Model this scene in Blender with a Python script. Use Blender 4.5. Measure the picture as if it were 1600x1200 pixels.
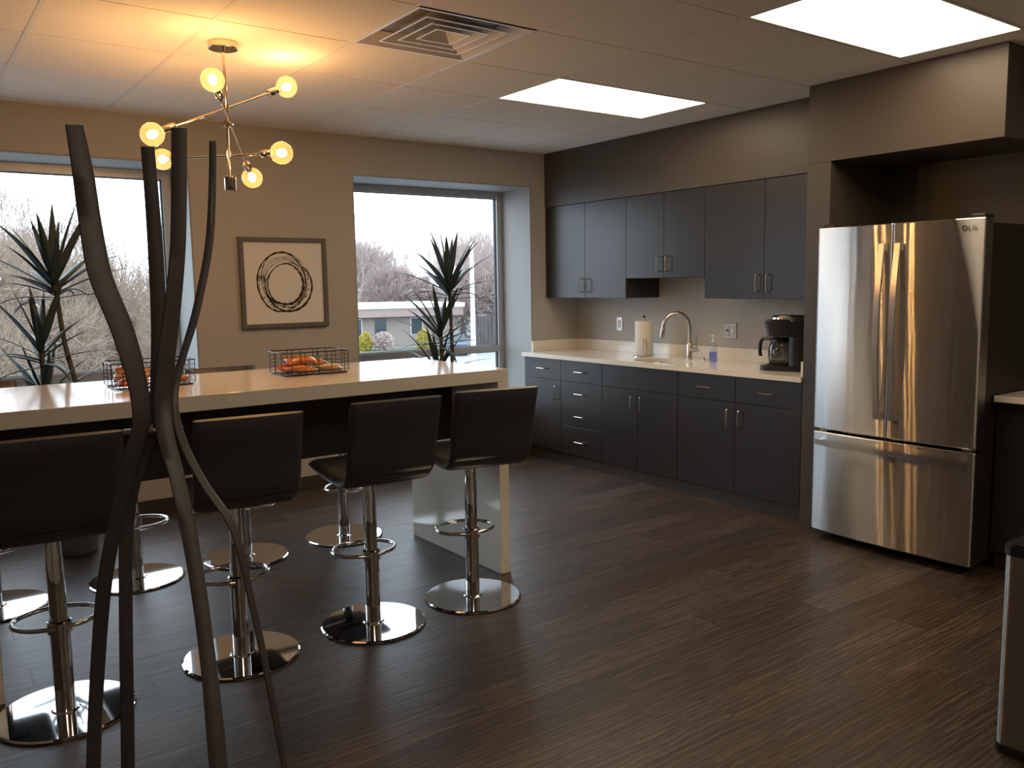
import bpy, bmesh, math, random
from mathutils import Vector, Matrix
random.seed(7)
SC = bpy.context.scene
for o in list(bpy.data.objects): bpy.data.objects.remove(o, do_unlink=True)
COL = SC.collection
PI = math.pi

# ---------------------------------------------------------------- camera, world, exposure
YAW, PITCH, ROLL, CAMH, FPX = 0.6294, 0.1163, -0.0160, 1.5508, 1324.42
cam = bpy.data.objects.new('camera', bpy.data.cameras.new('camera')); COL.objects.link(cam)
cam.data.sensor_width = 36.0; cam.data.lens = FPX / 1600 * 36.0
cam.data.clip_start = 0.05; cam.data.clip_end = 600
_cy, _sy, _cp, _sp = math.cos(YAW), math.sin(YAW), math.cos(PITCH), math.sin(PITCH)
_F = Vector((_sy*_cp, _cy*_cp, -_sp)); _R = Vector((_cy, -_sy, 0)); _U = _R.cross(_F)
_r = math.cos(ROLL)*_R + math.sin(ROLL)*_U; _u = -math.sin(ROLL)*_R + math.cos(ROLL)*_U
cam.matrix_world = Matrix(((_r.x, _u.x, -_F.x, 0), (_r.y, _u.y, -_F.y, 0), (_r.z, _u.z, -_F.z, CAMH), (0, 0, 0, 1)))
SC.camera = cam

SKY_STRENGTH = 4.9
PANEL_STRENGTH = 9.0
BULB_STRENGTH = 265.0
w = bpy.data.worlds.new('overcast_sky'); SC.world = w; w.use_nodes = True
nt = w.node_tree; nt.nodes.clear()
bgn = nt.nodes.new('ShaderNodeBackground'); out = nt.nodes.new('ShaderNodeOutputWorld')
bgn.inputs[0].default_value = (0.80, 0.91, 1.04, 1); bgn.inputs[1].default_value = SKY_STRENGTH
nt.links.new(bgn.outputs[0], out.inputs[0])
vs = SC.view_settings
vs.view_transform = 'Standard'; vs.look = 'None'; vs.exposure = 0.0; vs.gamma = 1.0; vs.use_curve_mapping = False

# ---------------------------------------------------------------- materials
def mat(name, col=(.5, .5, .5), rough=.5, metal=0., spec=.5, coat=0., noise=0., nscale=8., bump=0., bscale=200., emit=None, estr=0., aniso=0., arot=0., coat_rough=.1, trans=0.):
    m = bpy.data.materials.new(name); m.use_nodes = True
    n = m.node_tree.nodes; l = m.node_tree.links; b = n['Principled BSDF']
    b.inputs['Base Color'].default_value = (*col, 1)
    b.inputs['Roughness'].default_value = rough; b.inputs['Metallic'].default_value = metal
    b.inputs['Specular IOR Level'].default_value = spec
    b.inputs['Coat Weight'].default_value = coat; b.inputs['Coat Roughness'].default_value = coat_rough
    b.inputs['Transmission Weight'].default_value = trans
    tc = n.new('ShaderNodeTexCoord')
    nz = n.new('ShaderNodeTexNoise'); nz.inputs['Scale'].default_value = nscale; nz.inputs['Detail'].default_value = 4
    l.new(tc.outputs['Object'], nz.inputs['Vector'])
    mx = n.new('ShaderNodeMix'); mx.data_type = 'RGBA'
    mx.inputs[6].default_value = (*[c*(1-noise) for c in col], 1); mx.inputs[7].default_value = (*[min(1, c*(1+noise)) for c in col], 1)
    l.new(nz.outputs['Fac'], mx.inputs[0]); l.new(mx.outputs[2], b.inputs['Base Color'])
    if bump:
        nb = n.new('ShaderNodeTexNoise'); nb.inputs['Scale'].default_value = bscale; nb.inputs['Detail'].default_value = 3
        l.new(tc.outputs['Object'], nb.inputs['Vector'])
        bp = n.new('ShaderNodeBump'); bp.inputs['Strength'].default_value = bump; bp.inputs['Distance'].default_value = .002
        l.new(nb.outputs['Fac'], bp.inputs['Height']); l.new(bp.outputs[0], b.inputs['Normal'])
    if emit: b.inputs['Emission Color'].default_value = (*emit, 1); b.inputs['Emission Strength'].default_value = estr
    if aniso:
        b.inputs['Anisotropic'].default_value = aniso; b.inputs['Anisotropic Rotation'].default_value = arot
        tg = n.new('ShaderNodeTangent'); tg.direction_type = 'RADIAL'; tg.axis = 'Z'
        l.new(tg.outputs[0], b.inputs['Tangent'])
    return m

def see_through(name, tint=(1, 1, 1), gloss=.06, rough=.01):
    m = bpy.data.materials.new(name); m.use_nodes = True
    n = m.node_tree.nodes; l = m.node_tree.links; n.remove(n['Principled BSDF'])
    t = n.new('ShaderNodeBsdfTransparent'); t.inputs[0].default_value = (*tint, 1)
    g = n.new('ShaderNodeBsdfGlossy'); g.inputs['Roughness'].default_value = rough
    lw = n.new('ShaderNodeLayerWeight'); lw.inputs['Blend'].default_value = .5      # facing: the same from both sides of a thin sheet
    pw = n.new('ShaderNodeMath'); pw.operation = 'POWER'; pw.inputs[1].default_value = 5.0; l.new(lw.outputs['Facing'], pw.inputs[0])
    mu = n.new('ShaderNodeMath'); mu.operation = 'MULTIPLY_ADD'; mu.inputs[1].default_value = .9; mu.inputs[2].default_value = gloss*.6
    mu.use_clamp = True
    x = n.new('ShaderNodeMixShader')
    l.new(pw.outputs[0], mu.inputs[0]); l.new(mu.outputs[0], x.inputs[0])
    l.new(t.outputs[0], x.inputs[1]); l.new(g.outputs[0], x.inputs[2]); l.new(x.outputs[0], n['Material Output'].inputs[0])
    return m

M = {}
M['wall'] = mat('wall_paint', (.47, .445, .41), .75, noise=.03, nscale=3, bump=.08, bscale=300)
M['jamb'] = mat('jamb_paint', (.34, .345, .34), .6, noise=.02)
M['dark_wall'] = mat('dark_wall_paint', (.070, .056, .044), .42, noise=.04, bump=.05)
M['laminate'] = mat('charcoal_laminate', (.022, .0195, .019), .34, noise=.06, nscale=14, bump=.03, bscale=500)
M['carcass'] = mat('carcass_board', (.03, .028, .028), .5, noise=.05)
M['quartz'] = mat('white_quartz', (.85, .80, .71), .12, noise=.03, nscale=40, coat=.3)
M['nickel'] = mat('brushed_nickel', (.62, .58, .52), .25, metal=1, noise=.04, nscale=60)
M['chrome'] = mat('polished_chrome', (.72, .72, .73), .045, metal=1, noise=.02)
M['lamp_metal'] = mat('polished_lamp_metal', (.70, .60, .48), .12, metal=1, noise=.03)
M['leather'] = mat('black_leatherette', (.040, .039, .047), .38, noise=.1, nscale=30, bump=.15, bscale=350)
M['tile'] = mat('ceiling_tile_mineral', (.88, .83, .76), .9, noise=.05, nscale=60, bump=.25, bscale=260)
M['tee'] = mat('ceiling_grid_paint', (.78, .75, .70), .5, noise=.02)
M['plenum'] = mat('plenum_dark', (.05, .05, .05), .9, noise=.05)
M['alu'] = mat('window_aluminium', (.50, .52, .54), .35, metal=.55, noise=.03)
M['gasket'] = mat('black_gasket', (.02, .02, .022), .6, noise=.05)
M['baseboard'] = mat('rubber_baseboard', (.05, .042, .036), .45, noise=.05)
M['steel'] = mat('stainless_brushed', (.50, .47, .44), .24, metal=1, noise=.05, nscale=5, aniso=.88, arot=.25)
def brushed(name, col, rough, an):
    """horizontally brushed steel: sharp across, stretched up and down"""
    m = bpy.data.materials.new(name); m.use_nodes = True; n = m.node_tree.nodes; l = m.node_tree.links; n.remove(n['Principled BSDF'])
    g = n.new('ShaderNodeBsdfAnisotropic'); g.inputs['Color'].default_value = (*col, 1); g.inputs['Roughness'].default_value = rough; g.inputs['Anisotropy'].default_value = an
    tg = n.new('ShaderNodeTangent'); tg.direction_type = 'RADIAL'; tg.axis = 'Z'; l.new(tg.outputs[0], g.inputs['Tangent'])
    tc = n.new('ShaderNodeTexCoord'); geo = n.new('ShaderNodeNewGeometry')
    mp = n.new('ShaderNodeMapping'); mp.inputs['Scale'].default_value = (1, 7, 1.4); l.new(tc.outputs['Object'], mp.inputs[0])
    wav = n.new('ShaderNodeTexNoise'); wav.inputs['Scale'].default_value = 2.2; wav.inputs['Detail'].default_value = 1; l.new(mp.outputs[0], wav.inputs['Vector'])
    wy = n.new('ShaderNodeMath'); wy.operation = 'MULTIPLY_ADD'; wy.inputs[1].default_value = .008; wy.inputs[2].default_value = -.004; l.new(wav.outputs['Fac'], wy.inputs[0])
    cb = n.new('ShaderNodeCombineXYZ'); l.new(wy.outputs[0], cb.inputs[1])
    ad = n.new('ShaderNodeVectorMath'); ad.operation = 'ADD'; l.new(geo.outputs['Normal'], ad.inputs[0]); l.new(cb.outputs[0], ad.inputs[1])
    nm = n.new('ShaderNodeVectorMath'); nm.operation = 'NORMALIZE'; l.new(ad.outputs[0], nm.inputs[0]); l.new(nm.outputs[0], g.inputs['Normal'])
    fine = n.new('ShaderNodeTexNoise'); fine.inputs['Scale'].default_value = 3; l.new(tc.outputs['Object'], fine.inputs['Vector'])
    mx = n.new('ShaderNodeMix'); mx.data_type = 'RGBA'; mx.inputs[6].default_value = (*[c*.93 for c in col], 1); mx.inputs[7].default_value = (*col, 1)
    l.new(fine.outputs['Fac'], mx.inputs[0]); l.new(mx.outputs[2], g.inputs['Color'])
    l.new(g.outputs[0], n['Material Output'].inputs[0])
    return m
M['steel'] = brushed('stainless_brushed', (.60, .60, .60), .135, .93)
M['steel_plain'] = mat('stainless_satin', (.66, .63, .60), .22, metal=1, noise=.03)
M['fridge_case'] = mat('fridge_case_black', (.022, .02, .02), .4, noise=.05)
M['black_plastic'] = mat('black_plastic', (.012, .012, .013), .28, noise=.08, nscale=20)
M['sculpt'] = mat('espresso_wood', (.050, .043, .047), .5, noise=.25, nscale=20, bump=.2, bscale=90)
M['paper'] = mat('white_paper', (.72, .70, .66), .9, noise=.02, bump=.3, bscale=150)
M['art_paper'] = mat('art_paper', (.80, .77, .74), .8, noise=.03)
M['ink'] = mat('brown_black_ink', (.035, .032, .022), .8, noise=.3, nscale=40)
M['frame'] = mat('grey_frame_wood', (.13, .115, .11), .5, noise=.12, nscale=30)
M['wire'] = mat('dark_wire', (.03, .027, .027), .35, metal=.6, noise=.1)
M['leaf'] = mat('yucca_leaf', (.055, .085, .08), .5, noise=.3, nscale=18)
M['stem'] = mat('yucca_stem', (.10, .085, .07), .8, noise=.35, nscale=40, bump=.6, bscale=60)
M['pot'] = mat('grey_planter', (.22, .21, .2), .5, noise=.05)
M['soil'] = mat('potting_soil', (.03, .022, .016), .95, noise=.4, nscale=60, bump=1, bscale=90)
M['glass'] = see_through('window_glass', (.97, .985, .98))
M['globe'] = see_through('clear_globe_glass', (1.0, .93, .80), .05)
_n = M['globe'].node_tree.nodes; _l = M['globe'].node_tree.links
_t = _n.new('ShaderNodeBsdfTranslucent'); _t.inputs[0].default_value = (1, .8, .5, 1); _x = _n.new('ShaderNodeMixShader'); _x.inputs[0].default_value = .035
_src = _n['Material Output'].inputs[0].links[0].from_socket
_l.new(_src, _x.inputs[1]); _l.new(_t.outputs[0], _x.inputs[2]); _l.new(_x.outputs[0], _n['Material Output'].inputs[0])
M['carafe'] = see_through('carafe_glass', (.35, .33, .32), .14)
M['soap_clear'] = see_through('clear_bottle_plastic', (.88, .9, .97), .12)
M['soap_blue'] = see_through('blue_soap', (.55, .60, .96), .08)
M['filament'] = mat('glowing_filament', (1, .7, .35), .5, emit=(1.0, .56, .22), estr=BULB_STRENGTH)
M['panel_light'] = mat('lit_diffuser', (.9, .9, .9), .5, emit=(1.0, .77, .52), estr=PANEL_STRENGTH)
M['outlet'] = mat('outlet_plastic', (.80, .79, .77), .35, noise=.02)
M['plate'] = mat('steel_wall_plate', (.62, .58, .54), .28, metal=.7, noise=.05)
M['duct'] = mat('diffuser_metal', (.78, .74, .70), .3, metal=.15, noise=.15, nscale=12)
M['duct_dark'] = mat('duct_inside', (.30, .28, .26), .5, noise=.1)
M['grout'] = mat('floor_underlay', (.02, .016, .014), .8, noise=.1)

def wood_floor():
    m = bpy.data.materials.new('floor_wood'); m.use_nodes = True
    n = m.node_tree.nodes; l = m.node_tree.links; b = n['Principled BSDF']
    tc = n.new('ShaderNodeTexCoord'); oi = n.new('ShaderNodeObjectInfo')
    ad = n.new('ShaderNodeVectorMath'); ad.operation = 'ADD'
    sc = n.new('ShaderNodeVectorMath'); sc.operation = 'SCALE'; sc.inputs[3].default_value = 37.0
    cb = n.new('ShaderNodeCombineXYZ')
    l.new(oi.outputs['Random'], cb.inputs[0]); l.new(oi.outputs['Random'], cb.inputs[1]); l.new(oi.outputs['Random'], cb.inputs[2])
    l.new(cb.outputs[0], sc.inputs[0]); l.new(tc.outputs['Object'], ad.inputs[0]); l.new(sc.outputs[0], ad.inputs[1])
    mp = n.new('ShaderNodeMapping'); mp.inputs['Scale'].default_value = (1.5, 24, 1)
    l.new(ad.outputs[0], mp.inputs[0])
    # warp for figured grain
    wz = n.new('ShaderNodeTexNoise'); wz.inputs['Scale'].default_value = 3.2; wz.inputs['Detail'].default_value = 2
    l.new(ad.outputs[0], wz.inputs['Vector'])
    wm = n.new('ShaderNodeVectorMath'); wm.operation = 'SCALE'; wm.inputs[3].default_value = .75
    l.new(wz.outputs['Color'], wm.inputs[0])
    w2 = n.new('ShaderNodeVectorMath'); w2.operation = 'ADD'; l.new(mp.outputs[0], w2.inputs[0]); l.new(wm.outputs[0], w2.inputs[1])
    g = n.new('ShaderNodeTexNoise'); g.inputs['Scale'].default_value = 2.6; g.inputs['Detail'].default_value = 9; g.inputs['Roughness'].default_value = .72
    l.new(w2.outputs[0], g.inputs['Vector'])
    wv = n.new('ShaderNodeTexWave'); wv.wave_type = 'BANDS'; wv.bands_direction = 'Y'; wv.inputs['Scale'].default_value = .55
    wv.inputs['Distortion'].default_value = 9; wv.inputs['Detail'].default_value = 3; wv.inputs['Detail Scale'].default_value = 1.2
    l.new(w2.outputs[0], wv.inputs['Vector'])
    cr = n.new('ShaderNodeValToRGB'); e = cr.color_ramp.elements
    e[0].position = .36; e[0].color = (.019, .0135, .0105, 1); e[1].position = .66; e[1].color = (.088, .062, .047, 1)
    x = e.new(.5); x.color = (.040, .028, .021, 1)
    mm = n.new('ShaderNodeMath'); mm.operation = 'MULTIPLY_ADD'; mm.inputs[1].default_value = .16; mm.inputs[2].default_value = -.08
    l.new(wv.outputs['Fac'], mm.inputs[0])
    sm = n.new('ShaderNodeMath'); sm.operation = 'ADD'; l.new(g.outputs['Fac'], sm.inputs[0]); l.new(mm.outputs[0], sm.inputs[1])
    l.new(sm.outputs[0], cr.inputs[0])
    hs = n.new('ShaderNodeHueSaturation'); l.new(cr.outputs[0], hs.inputs['Color'])
    mr = n.new('ShaderNodeMapRange'); mr.inputs[3].default_value = .9; mr.inputs[4].default_value = 1.55
    l.new(oi.outputs['Random'], mr.inputs[0]); l.new(mr.outputs[0], hs.inputs['Value'])
    m2 = n.new('ShaderNodeMath'); m2.operation = 'MULTIPLY'; m2.inputs[1].default_value = 7.13; l.new(oi.outputs['Random'], m2.inputs[0])
    m3 = n.new('ShaderNodeMath'); m3.operation = 'FRACT'; l.new(m2.outputs[0], m3.inputs[0])
    m4 = n.new('ShaderNodeMapRange'); m4.inputs[3].default_value = .65; m4.inputs[4].default_value = 1.35
    l.new(m3.outputs[0], m4.inputs[0]); l.new(m4.outputs[0], hs.inputs['Saturation'])
    l.new(hs.outputs[0], b.inputs['Base Color'])
    rr = n.new('ShaderNodeMapRange'); rr.inputs[3].default_value = .48; rr.inputs[4].default_value = .34
    l.new(g.outputs['Fac'], rr.inputs[0]); l.new(rr.outputs[0], b.inputs['Roughness'])
    bp = n.new('ShaderNodeBump'); bp.inputs['Strength'].default_value = .35; bp.inputs['Distance'].default_value = .0015
    l.new(sm.outputs[0], bp.inputs['Height']); l.new(bp.outputs[0], b.inputs['Normal'])
    return m
M['floor'] = wood_floor()

# ---------------------------------------------------------------- helpers
ORG = Vector((0, 0, 0))
def tag(o, label=None, cat=None, group=None, kind=None):
    if label: o['label'] = label
    if cat: o['category'] = cat
    if group: o['group'] = group
    if kind: o['kind'] = kind
    return o
def thing(name, label, cat, loc=(0, 0, 0), group=None, world=True):
    """an Empty at the thing's base; with world=True the parts built next are given in world coordinates"""
    global ORG
    o = bpy.data.objects.new(name, None); COL.objects.link(o); o.location = loc
    o.empty_display_size = .1
    ORG = Vector(loc) if world else Vector((0, 0, 0))
    return tag(o, label, cat, group)
def obj(name, bm, m, parent=None, smooth=False, **props):
    if parent is not None:
        sh = ORG
    else:
        xs = [v.co.x for v in bm.verts]; ys = [v.co.y for v in bm.verts]; zs = [v.co.z for v in bm.verts]
        sh = Vector(((min(xs)+max(xs))/2, (min(ys)+max(ys))/2, min(zs)))
    bmesh.ops.translate(bm, vec=-sh, verts=bm.verts)
    me = bpy.data.meshes.new(name); bm.normal_update(); bm.to_mesh(me); bm.free()
    for mm in (m if isinstance(m, (list, tuple)) else [m]): me.materials.append(mm)
    if smooth:
        for p in me.polygons: p.use_smooth = True
        try: me.set_sharp_from_angle(angle=math.radians(smooth if smooth is not True else 40))
        except Exception: pass
    o = bpy.data.objects.new(name, me); COL.objects.link(o)
    if parent is not None: o.parent = parent
    else: o.location = sh
    return tag(o, props.get('label'), props.get('cat'), props.get('group'), props.get('kind'))
def NB(): return bmesh.new()
def box(bm, x0, x1, y0, y1, z0, z1, bev=0., seg=1):
    r = bmesh.ops.create_cube(bm, size=1)
    vs_ = r['verts']
    for v in vs_:
        v.co = Vector(((x0+x1)/2 + v.co.x*(x1-x0), (y0+y1)/2 + v.co.y*(y1-y0), (z0+z1)/2 + v.co.z*(z1-z0)))
    if bev:
        es = list({e for v in vs_ for e in v.link_edges})
        bmesh.ops.bevel(bm, geom=es, offset=bev, segments=seg, affect='EDGES', profile=.5)
    return bm
def B(x0, x1, y0, y1, z0, z1, bev=0., seg=1): return box(NB(), x0, x1, y0, y1, z0, z1, bev, seg)
def tube(bm, pts, r, n=8, closed=False, cap=True):
    pts = [Vector(p) for p in pts]; N = len(pts); rings = []
    rs = r if isinstance(r, (list, tuple)) else [r]*N
    up = None
    for i, p in enumerate(pts):
        a = pts[(i-1) % N] if (closed or i > 0) else p; b = pts[(i+1) % N] if (closed or i < N-1) else p
        t = (b-a).normalized()
        if up is None:
            up = Vector((0, 0, 1)) if abs(t.z) < .9 else Vector((1, 0, 0))
        s = t.cross(up)
        if s.length < 1e-6: s = t.orthogonal()
        s.normalize(); up = s.cross(t).normalized()
        rings.append([bm.verts.new(p + (s*math.cos(2*PI*k/n) + up*math.sin(2*PI*k/n))*rs[i]) for k in range(n)])
    for i in range(N if closed else N-1):
        A, C = rings[i], rings[(i+1) % N]
        for k in range(n): bm.faces.new((A[k], A[(k+1) % n], C[(k+1) % n], C[k]))
    if cap and not closed:
        bm.faces.new(rings[0][::-1]); bm.faces.new(rings[-1])
    return bm
def lathe(bm, prof, c=(0, 0, 0), n=32, axis=None):
    """prof: list of (r, z) from bottom to top around +Z (or axis)"""
    c = Vector(c); q = Vector((0, 0, 1)).rotation_difference(Vector(axis)) if axis is not None else None
    rings = []
    for r, z in prof:
        if r <= 1e-6:
            p = Vector((0, 0, z)); p = q @ p if q else p
            rings.append([bm.verts.new(c+p)])
        else:
            ring = []
            for k in range(n):
                p = Vector((r*math.cos(2*PI*k/n), r*math.sin(2*PI*k/n), z)); p = q @ p if q else p
                ring.append(bm.verts.new(c+p))
            rings.append(ring)
    for A, C in zip(rings, rings[1:]):
        if len(A) == 1 and len(C) == 1: continue
        for k in range(n):
            k2 = (k+1) % n
            if len(A) == 1: bm.faces.new((A[0], C[k2], C[k]))
            elif len(C) == 1: bm.faces.new((A[k], A[k2], C[0]))
            else: bm.faces.new((A[k], A[k2], C[k2], C[k]))
    return bm
def prism(bm, poly, z0, z1, plane='xy'):
    def P(a, b, c):
        return {'xy': (a, b, c), 'yz': (c, a, b), 'xz': (a, c, b)}[plane]
    A = [bm.verts.new(P(a, b, z0)) for a, b in poly]; C = [bm.verts.new(P(a, b, z1)) for a, b in poly]
    n = len(poly)
    bm.faces.new(A[::-1]); bm.faces.new(C)
    for k in range(n): bm.faces.new((A[k], A[(k+1) % n], C[(k+1) % n], C[k]))
    bmesh.ops.recalc_face_normals(bm, faces=bm.faces)
    return bm
def arc(cx, cy, r, a0, a1, n):
    return [(cx+r*math.cos(a0+(a1-a0)*i/n), cy+r*math.sin(a0+(a1-a0)*i/n)) for i in range(n+1)]
def smooth_path(pts, sub=4):
    pts = [Vector(p) for p in pts]; res = []
    for i in range(len(pts)-1):
        p0 = pts[max(i-1, 0)]; p1 = pts[i]; p2 = pts[i+1]; p3 = pts[min(i+2, len(pts)-1)]
        for k in range(sub):
            t = k/sub
            res.append(.5*((2*p1)+(-p0+p2)*t+(2*p0-5*p1+4*p2-p3)*t*t+(-p0+3*p1-3*p2+p3)*t**3))
    res.append(pts[-1]); return res
def copy_tree(o, parent=None):
    c = o.copy(); COL.objects.link(c)
    if parent is not None: c.parent = parent
    for ch in KIDS.get(o, []): copy_tree(ch, c)
    return c
KIDS = {}
def kids_of(root):
    for o in bpy.data.objects:
        if o.parent is not None: KIDS.setdefault(o.parent, [])
    KIDS.clear()
    for o in bpy.data.objects:
        if o.parent is not None: KIDS.setdefault(o.parent, []).append(o)

# ---------------------------------------------------------------- dimensions
XW, XS, XF, XC = 5.262, 4.876, 4.606, 4.590       # wall, upper fronts, base fronts, worktop front
YW, ZC = 6.149, 2.7188
ZU, ZB = 2.244, 1.428
CT = 0.945
XL, YF = -4.2, -4.2                                # unseen left and front walls
WY = YW + .43                                      # window frame plane

# ---------------------------------------------------------------- room shell
# back wall with three window openings
WINS = [(-0.75, 1.742), (2.972, 4.719)]
ZS, ZT = .42, 2.425
bm = NB(); xs = sorted(WINS)
x = XL-.2
for a, b in xs:
    box(bm, x, a, YW, YW+.5, -.3, ZC+.3); box(bm, a, b, YW, YW+.5, -.3, ZS); box(bm, a, b, YW, YW+.5, ZT, ZC+.3); x = b
box(bm, x, XW+.3, YW, YW+.5, -.3, ZC+.3)
obj('wall_back', bm, M['wall'], kind='structure')
obj('wall_right', B(XW, XW+.2, YF, YW, -.3, ZC+.3), M['wall'], kind='structure')
obj('wall_left', B(XL-.2, XL, YF, YW, -.3, ZC+.3), M['wall'], kind='structure')
obj('wall_front', B(XL-.2, XW+.2, YF-.2, YF, -.3, ZC+.3), M['wall'], kind='structure')
# floor with planks
ORG = Vector((0, 0, 0))
fl = obj('floor', B(XL, XW, YF, YW, -.2, -.0035), M['grout'], kind='structure')
PW, PL = .187, 1.27
pm = B(-PL/2+.0003, PL/2-.0003, -PW/2+.0003, PW/2-.0003, -.003, 0, .0004)
me = bpy.data.meshes.new('plank'); pm.to_mesh(me); pm.free(); me.materials.append(M['floor'])
far = NB(); nrow = int((YW-YF)/PW)+1; npl = 0
flo = Vector(fl.location)
for j in range(nrow):
    y = YW - .003 - PW*(j+.5)
    if y - PW/2 < YF: break
    off = random.random()*PL
    x = XL - off
    while x < XW:
        x0, x1 = max(x, XL+.002), min(x+PL, XW-.002)
        if x1-x0 > .05:
            near = x1 > -.4 and y > .5 and x0 < 4.75
            if near:
                o = bpy.data.objects.new('plank', me); COL.objects.link(o); o.parent = fl
                o.location = Vector(((x0+x1)/2, y, 0)) - flo
                o.scale = ((x1-x0)/PL, 1, 1); npl += 1
            else:
                box(far, x0+.0003, x1-.0003, y-PW/2+.0003, y+PW/2-.0003, -.003, 0)
        x += PL
ORG = flo
obj('plank_field', far, M['floor'], fl, kind='stuff')
# ceiling
ORG = Vector((0, 0, 0))
ce = obj('ceiling', B(XL, XW, YF, YW, ZC+.06, ZC+.2), M['plenum'], kind='structure')
G = .645; GX0 = 3.175; GY0 = 3.86
gx = [GX0 + G*k for k in range(-12, 5) if XL+.02 < GX0+G*k < XW-.02]
gy = [GY0 + G*k for k in range(-13, 5) if YF+.02 < GY0+G*k < YW-.02]
def soff(x0, x1, y0, y1):                       # soffit areas without tiles
    return (x0 > XS-.02 and y0 > 3.2) or (x0 > XF-.02 and y0 > 2.07)
ex = [XL]+gx+[XW]; ey = [YF]+gy+[YW]
LIGHTS = [(GX0, GX0+2*G, GY0, GY0+G), (GX0, GX0+2*G, GY0-3*G, GY0-2*G), (GX0, GX0+2*G, GY0-7*G, GY0-6*G), (GX0-6*G, GX0-4*G, GY0-10*G, GY0-9*G), (GX0-5*G, GX0-3*G, GY0-6*G, GY0-5*G)]  # last three: unseen panels added to light the camera side
VENT = (GX0-2*G, GX0-G, GY0-G, GY0)
tm = B(-.5, .5, -.5, .5, 0, .014)
tme = bpy.data.meshes.new('ceiling_tile'); tm.to_mesh(tme); tm.free(); tme.materials.append(M['tile'])
clo = Vector(ce.location)
for i in range(len(ex)-1):
    for j in range(len(ey)-1):
        x0, x1, y0, y1 = ex[i], ex[i+1], ey[j], ey[j+1]
        mx_, my_ = (x0+x1)/2, (y0+y1)/2
        if any(a < mx_ < b and c < my_ < d for a, b, c, d in LIGHTS+[VENT]): continue
        o = bpy.data.objects.new('ceiling_tile', tme); COL.objects.link(o); o.parent = ce
        x1 = min(x1, XW); o.location = Vector((mx_, my_, ZC+.0005)) - clo
        o.scale = (x1-x0-.018, y1-y0-.009, 1)
ORG = clo
for x in gx:
    # main tee: flange and web; lies between the cells except inside lights
    spans = [(YF, YW)]
    for a, b, c, d in LIGHTS:
        if a+.01 < x < b-.01: spans = [s for (p, q) in spans for s in (((p, c), (d, q)) if p < c and d < q else ((p, q),))]
    for p, q in spans:
        bm = box(NB(), x-.0095, x+.0095, p, q, ZC-.0010, ZC+.003); box(bm, x-.001, x+.001, p, q, ZC+.003, ZC+.035)
        obj('ceiling_tee', bm, M['tee'], ce)
for y in gy:
    for i in range(len(ex)-1):
        mx_ = (ex[i]+ex[i+1])/2
        if any(a < mx_ < b and c+.01 < y < d-.01 for a, b, c, d in LIGHTS+[VENT]): continue
    bm = box(NB(), XL, XW, y-.009, y+.009, ZC+.006, ZC+.010)
    obj('cross_tee', bm, M['tee'], ce)
# wall angle at back wall
bm = box(NB(), XL, XS, YW-.022, YW-.0005, ZC-.002, ZC+.002)
obj('wall_angle', bm, M['tee'], ce)
# soffits and fridge surround
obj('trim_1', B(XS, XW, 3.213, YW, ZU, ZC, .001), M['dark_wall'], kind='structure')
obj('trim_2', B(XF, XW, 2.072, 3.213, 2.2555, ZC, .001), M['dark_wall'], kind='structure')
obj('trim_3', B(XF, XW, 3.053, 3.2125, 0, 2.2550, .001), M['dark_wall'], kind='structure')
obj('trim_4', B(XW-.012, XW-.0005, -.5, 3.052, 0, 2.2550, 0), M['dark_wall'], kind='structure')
# baseboards
bm = NB()
box(bm, XL, XF+.1, YW-.010, YW-.0005, 0.0005, .105, .002)
obj('baseboard_back', bm, M['baseboard'], kind='structure')
obj('baseboard_left', B(XL+.0005, XL+.01, YF, YW-.012, .0005, .105, .002), M['baseboard'], kind='structure')

# windows
def window(i, a, b):
    global ORG
    y0, y1 = WY, WY+.065; zm = .955
    # painted returns lining the opening
    bm = NB()
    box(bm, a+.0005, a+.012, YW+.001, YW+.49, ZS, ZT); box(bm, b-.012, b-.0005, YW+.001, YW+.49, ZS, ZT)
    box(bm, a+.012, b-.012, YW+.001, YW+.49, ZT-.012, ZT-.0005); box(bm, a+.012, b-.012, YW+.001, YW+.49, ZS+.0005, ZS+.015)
    wn = obj('window_%d' % i, bm, M['jamb'], kind='structure')
    ORG = Vector(wn.location)
    f = .062
    a, b = a+.012, b-.012; zb, zt = ZS+.015, ZT-.012
    fr = NB()
    box(fr, a, a+f, y0, y1, zb, zt, .002); box(fr, b-f, b, y0, y1, zb, zt, .002)
    box(fr, a+f, b-f, y0, y1, zt-f, zt, .002); box(fr, a+f, b-f, y0, y1, zb, zb+f, .002)
    box(fr, a+f, b-f, y0, y1, zm-.03, zm+.03, .002)
    obj('window_frame', fr, M['alu'], wn)
    g = NB()
    for z0, z1 in ((zb+f, zm-.03), (zm+.03, zt-f)):
        for p in ((a+f, a+f+.008, z0, z1), (b-f-.008, b-f, z0, z1), (a+f, b-f, z0, z0+.006), (a+f, b-f, z1-.006, z1)):
            box(g, p[0], p[1], y0+.02, y0+.05, p[2], p[3])
    obj('gasket', g, M['gasket'], wn)
    for z0, z1 in ((zb+f, zm-.03), (zm+.03, zt-f)):
        obj('pane', B(a+f+.008, b-f-.008, y0+.03, y0+.036, z0+.006, z1-.006), M['glass'], wn)
for i, (a, b) in enumerate(WINS): window(i+1, a, b)

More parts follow.
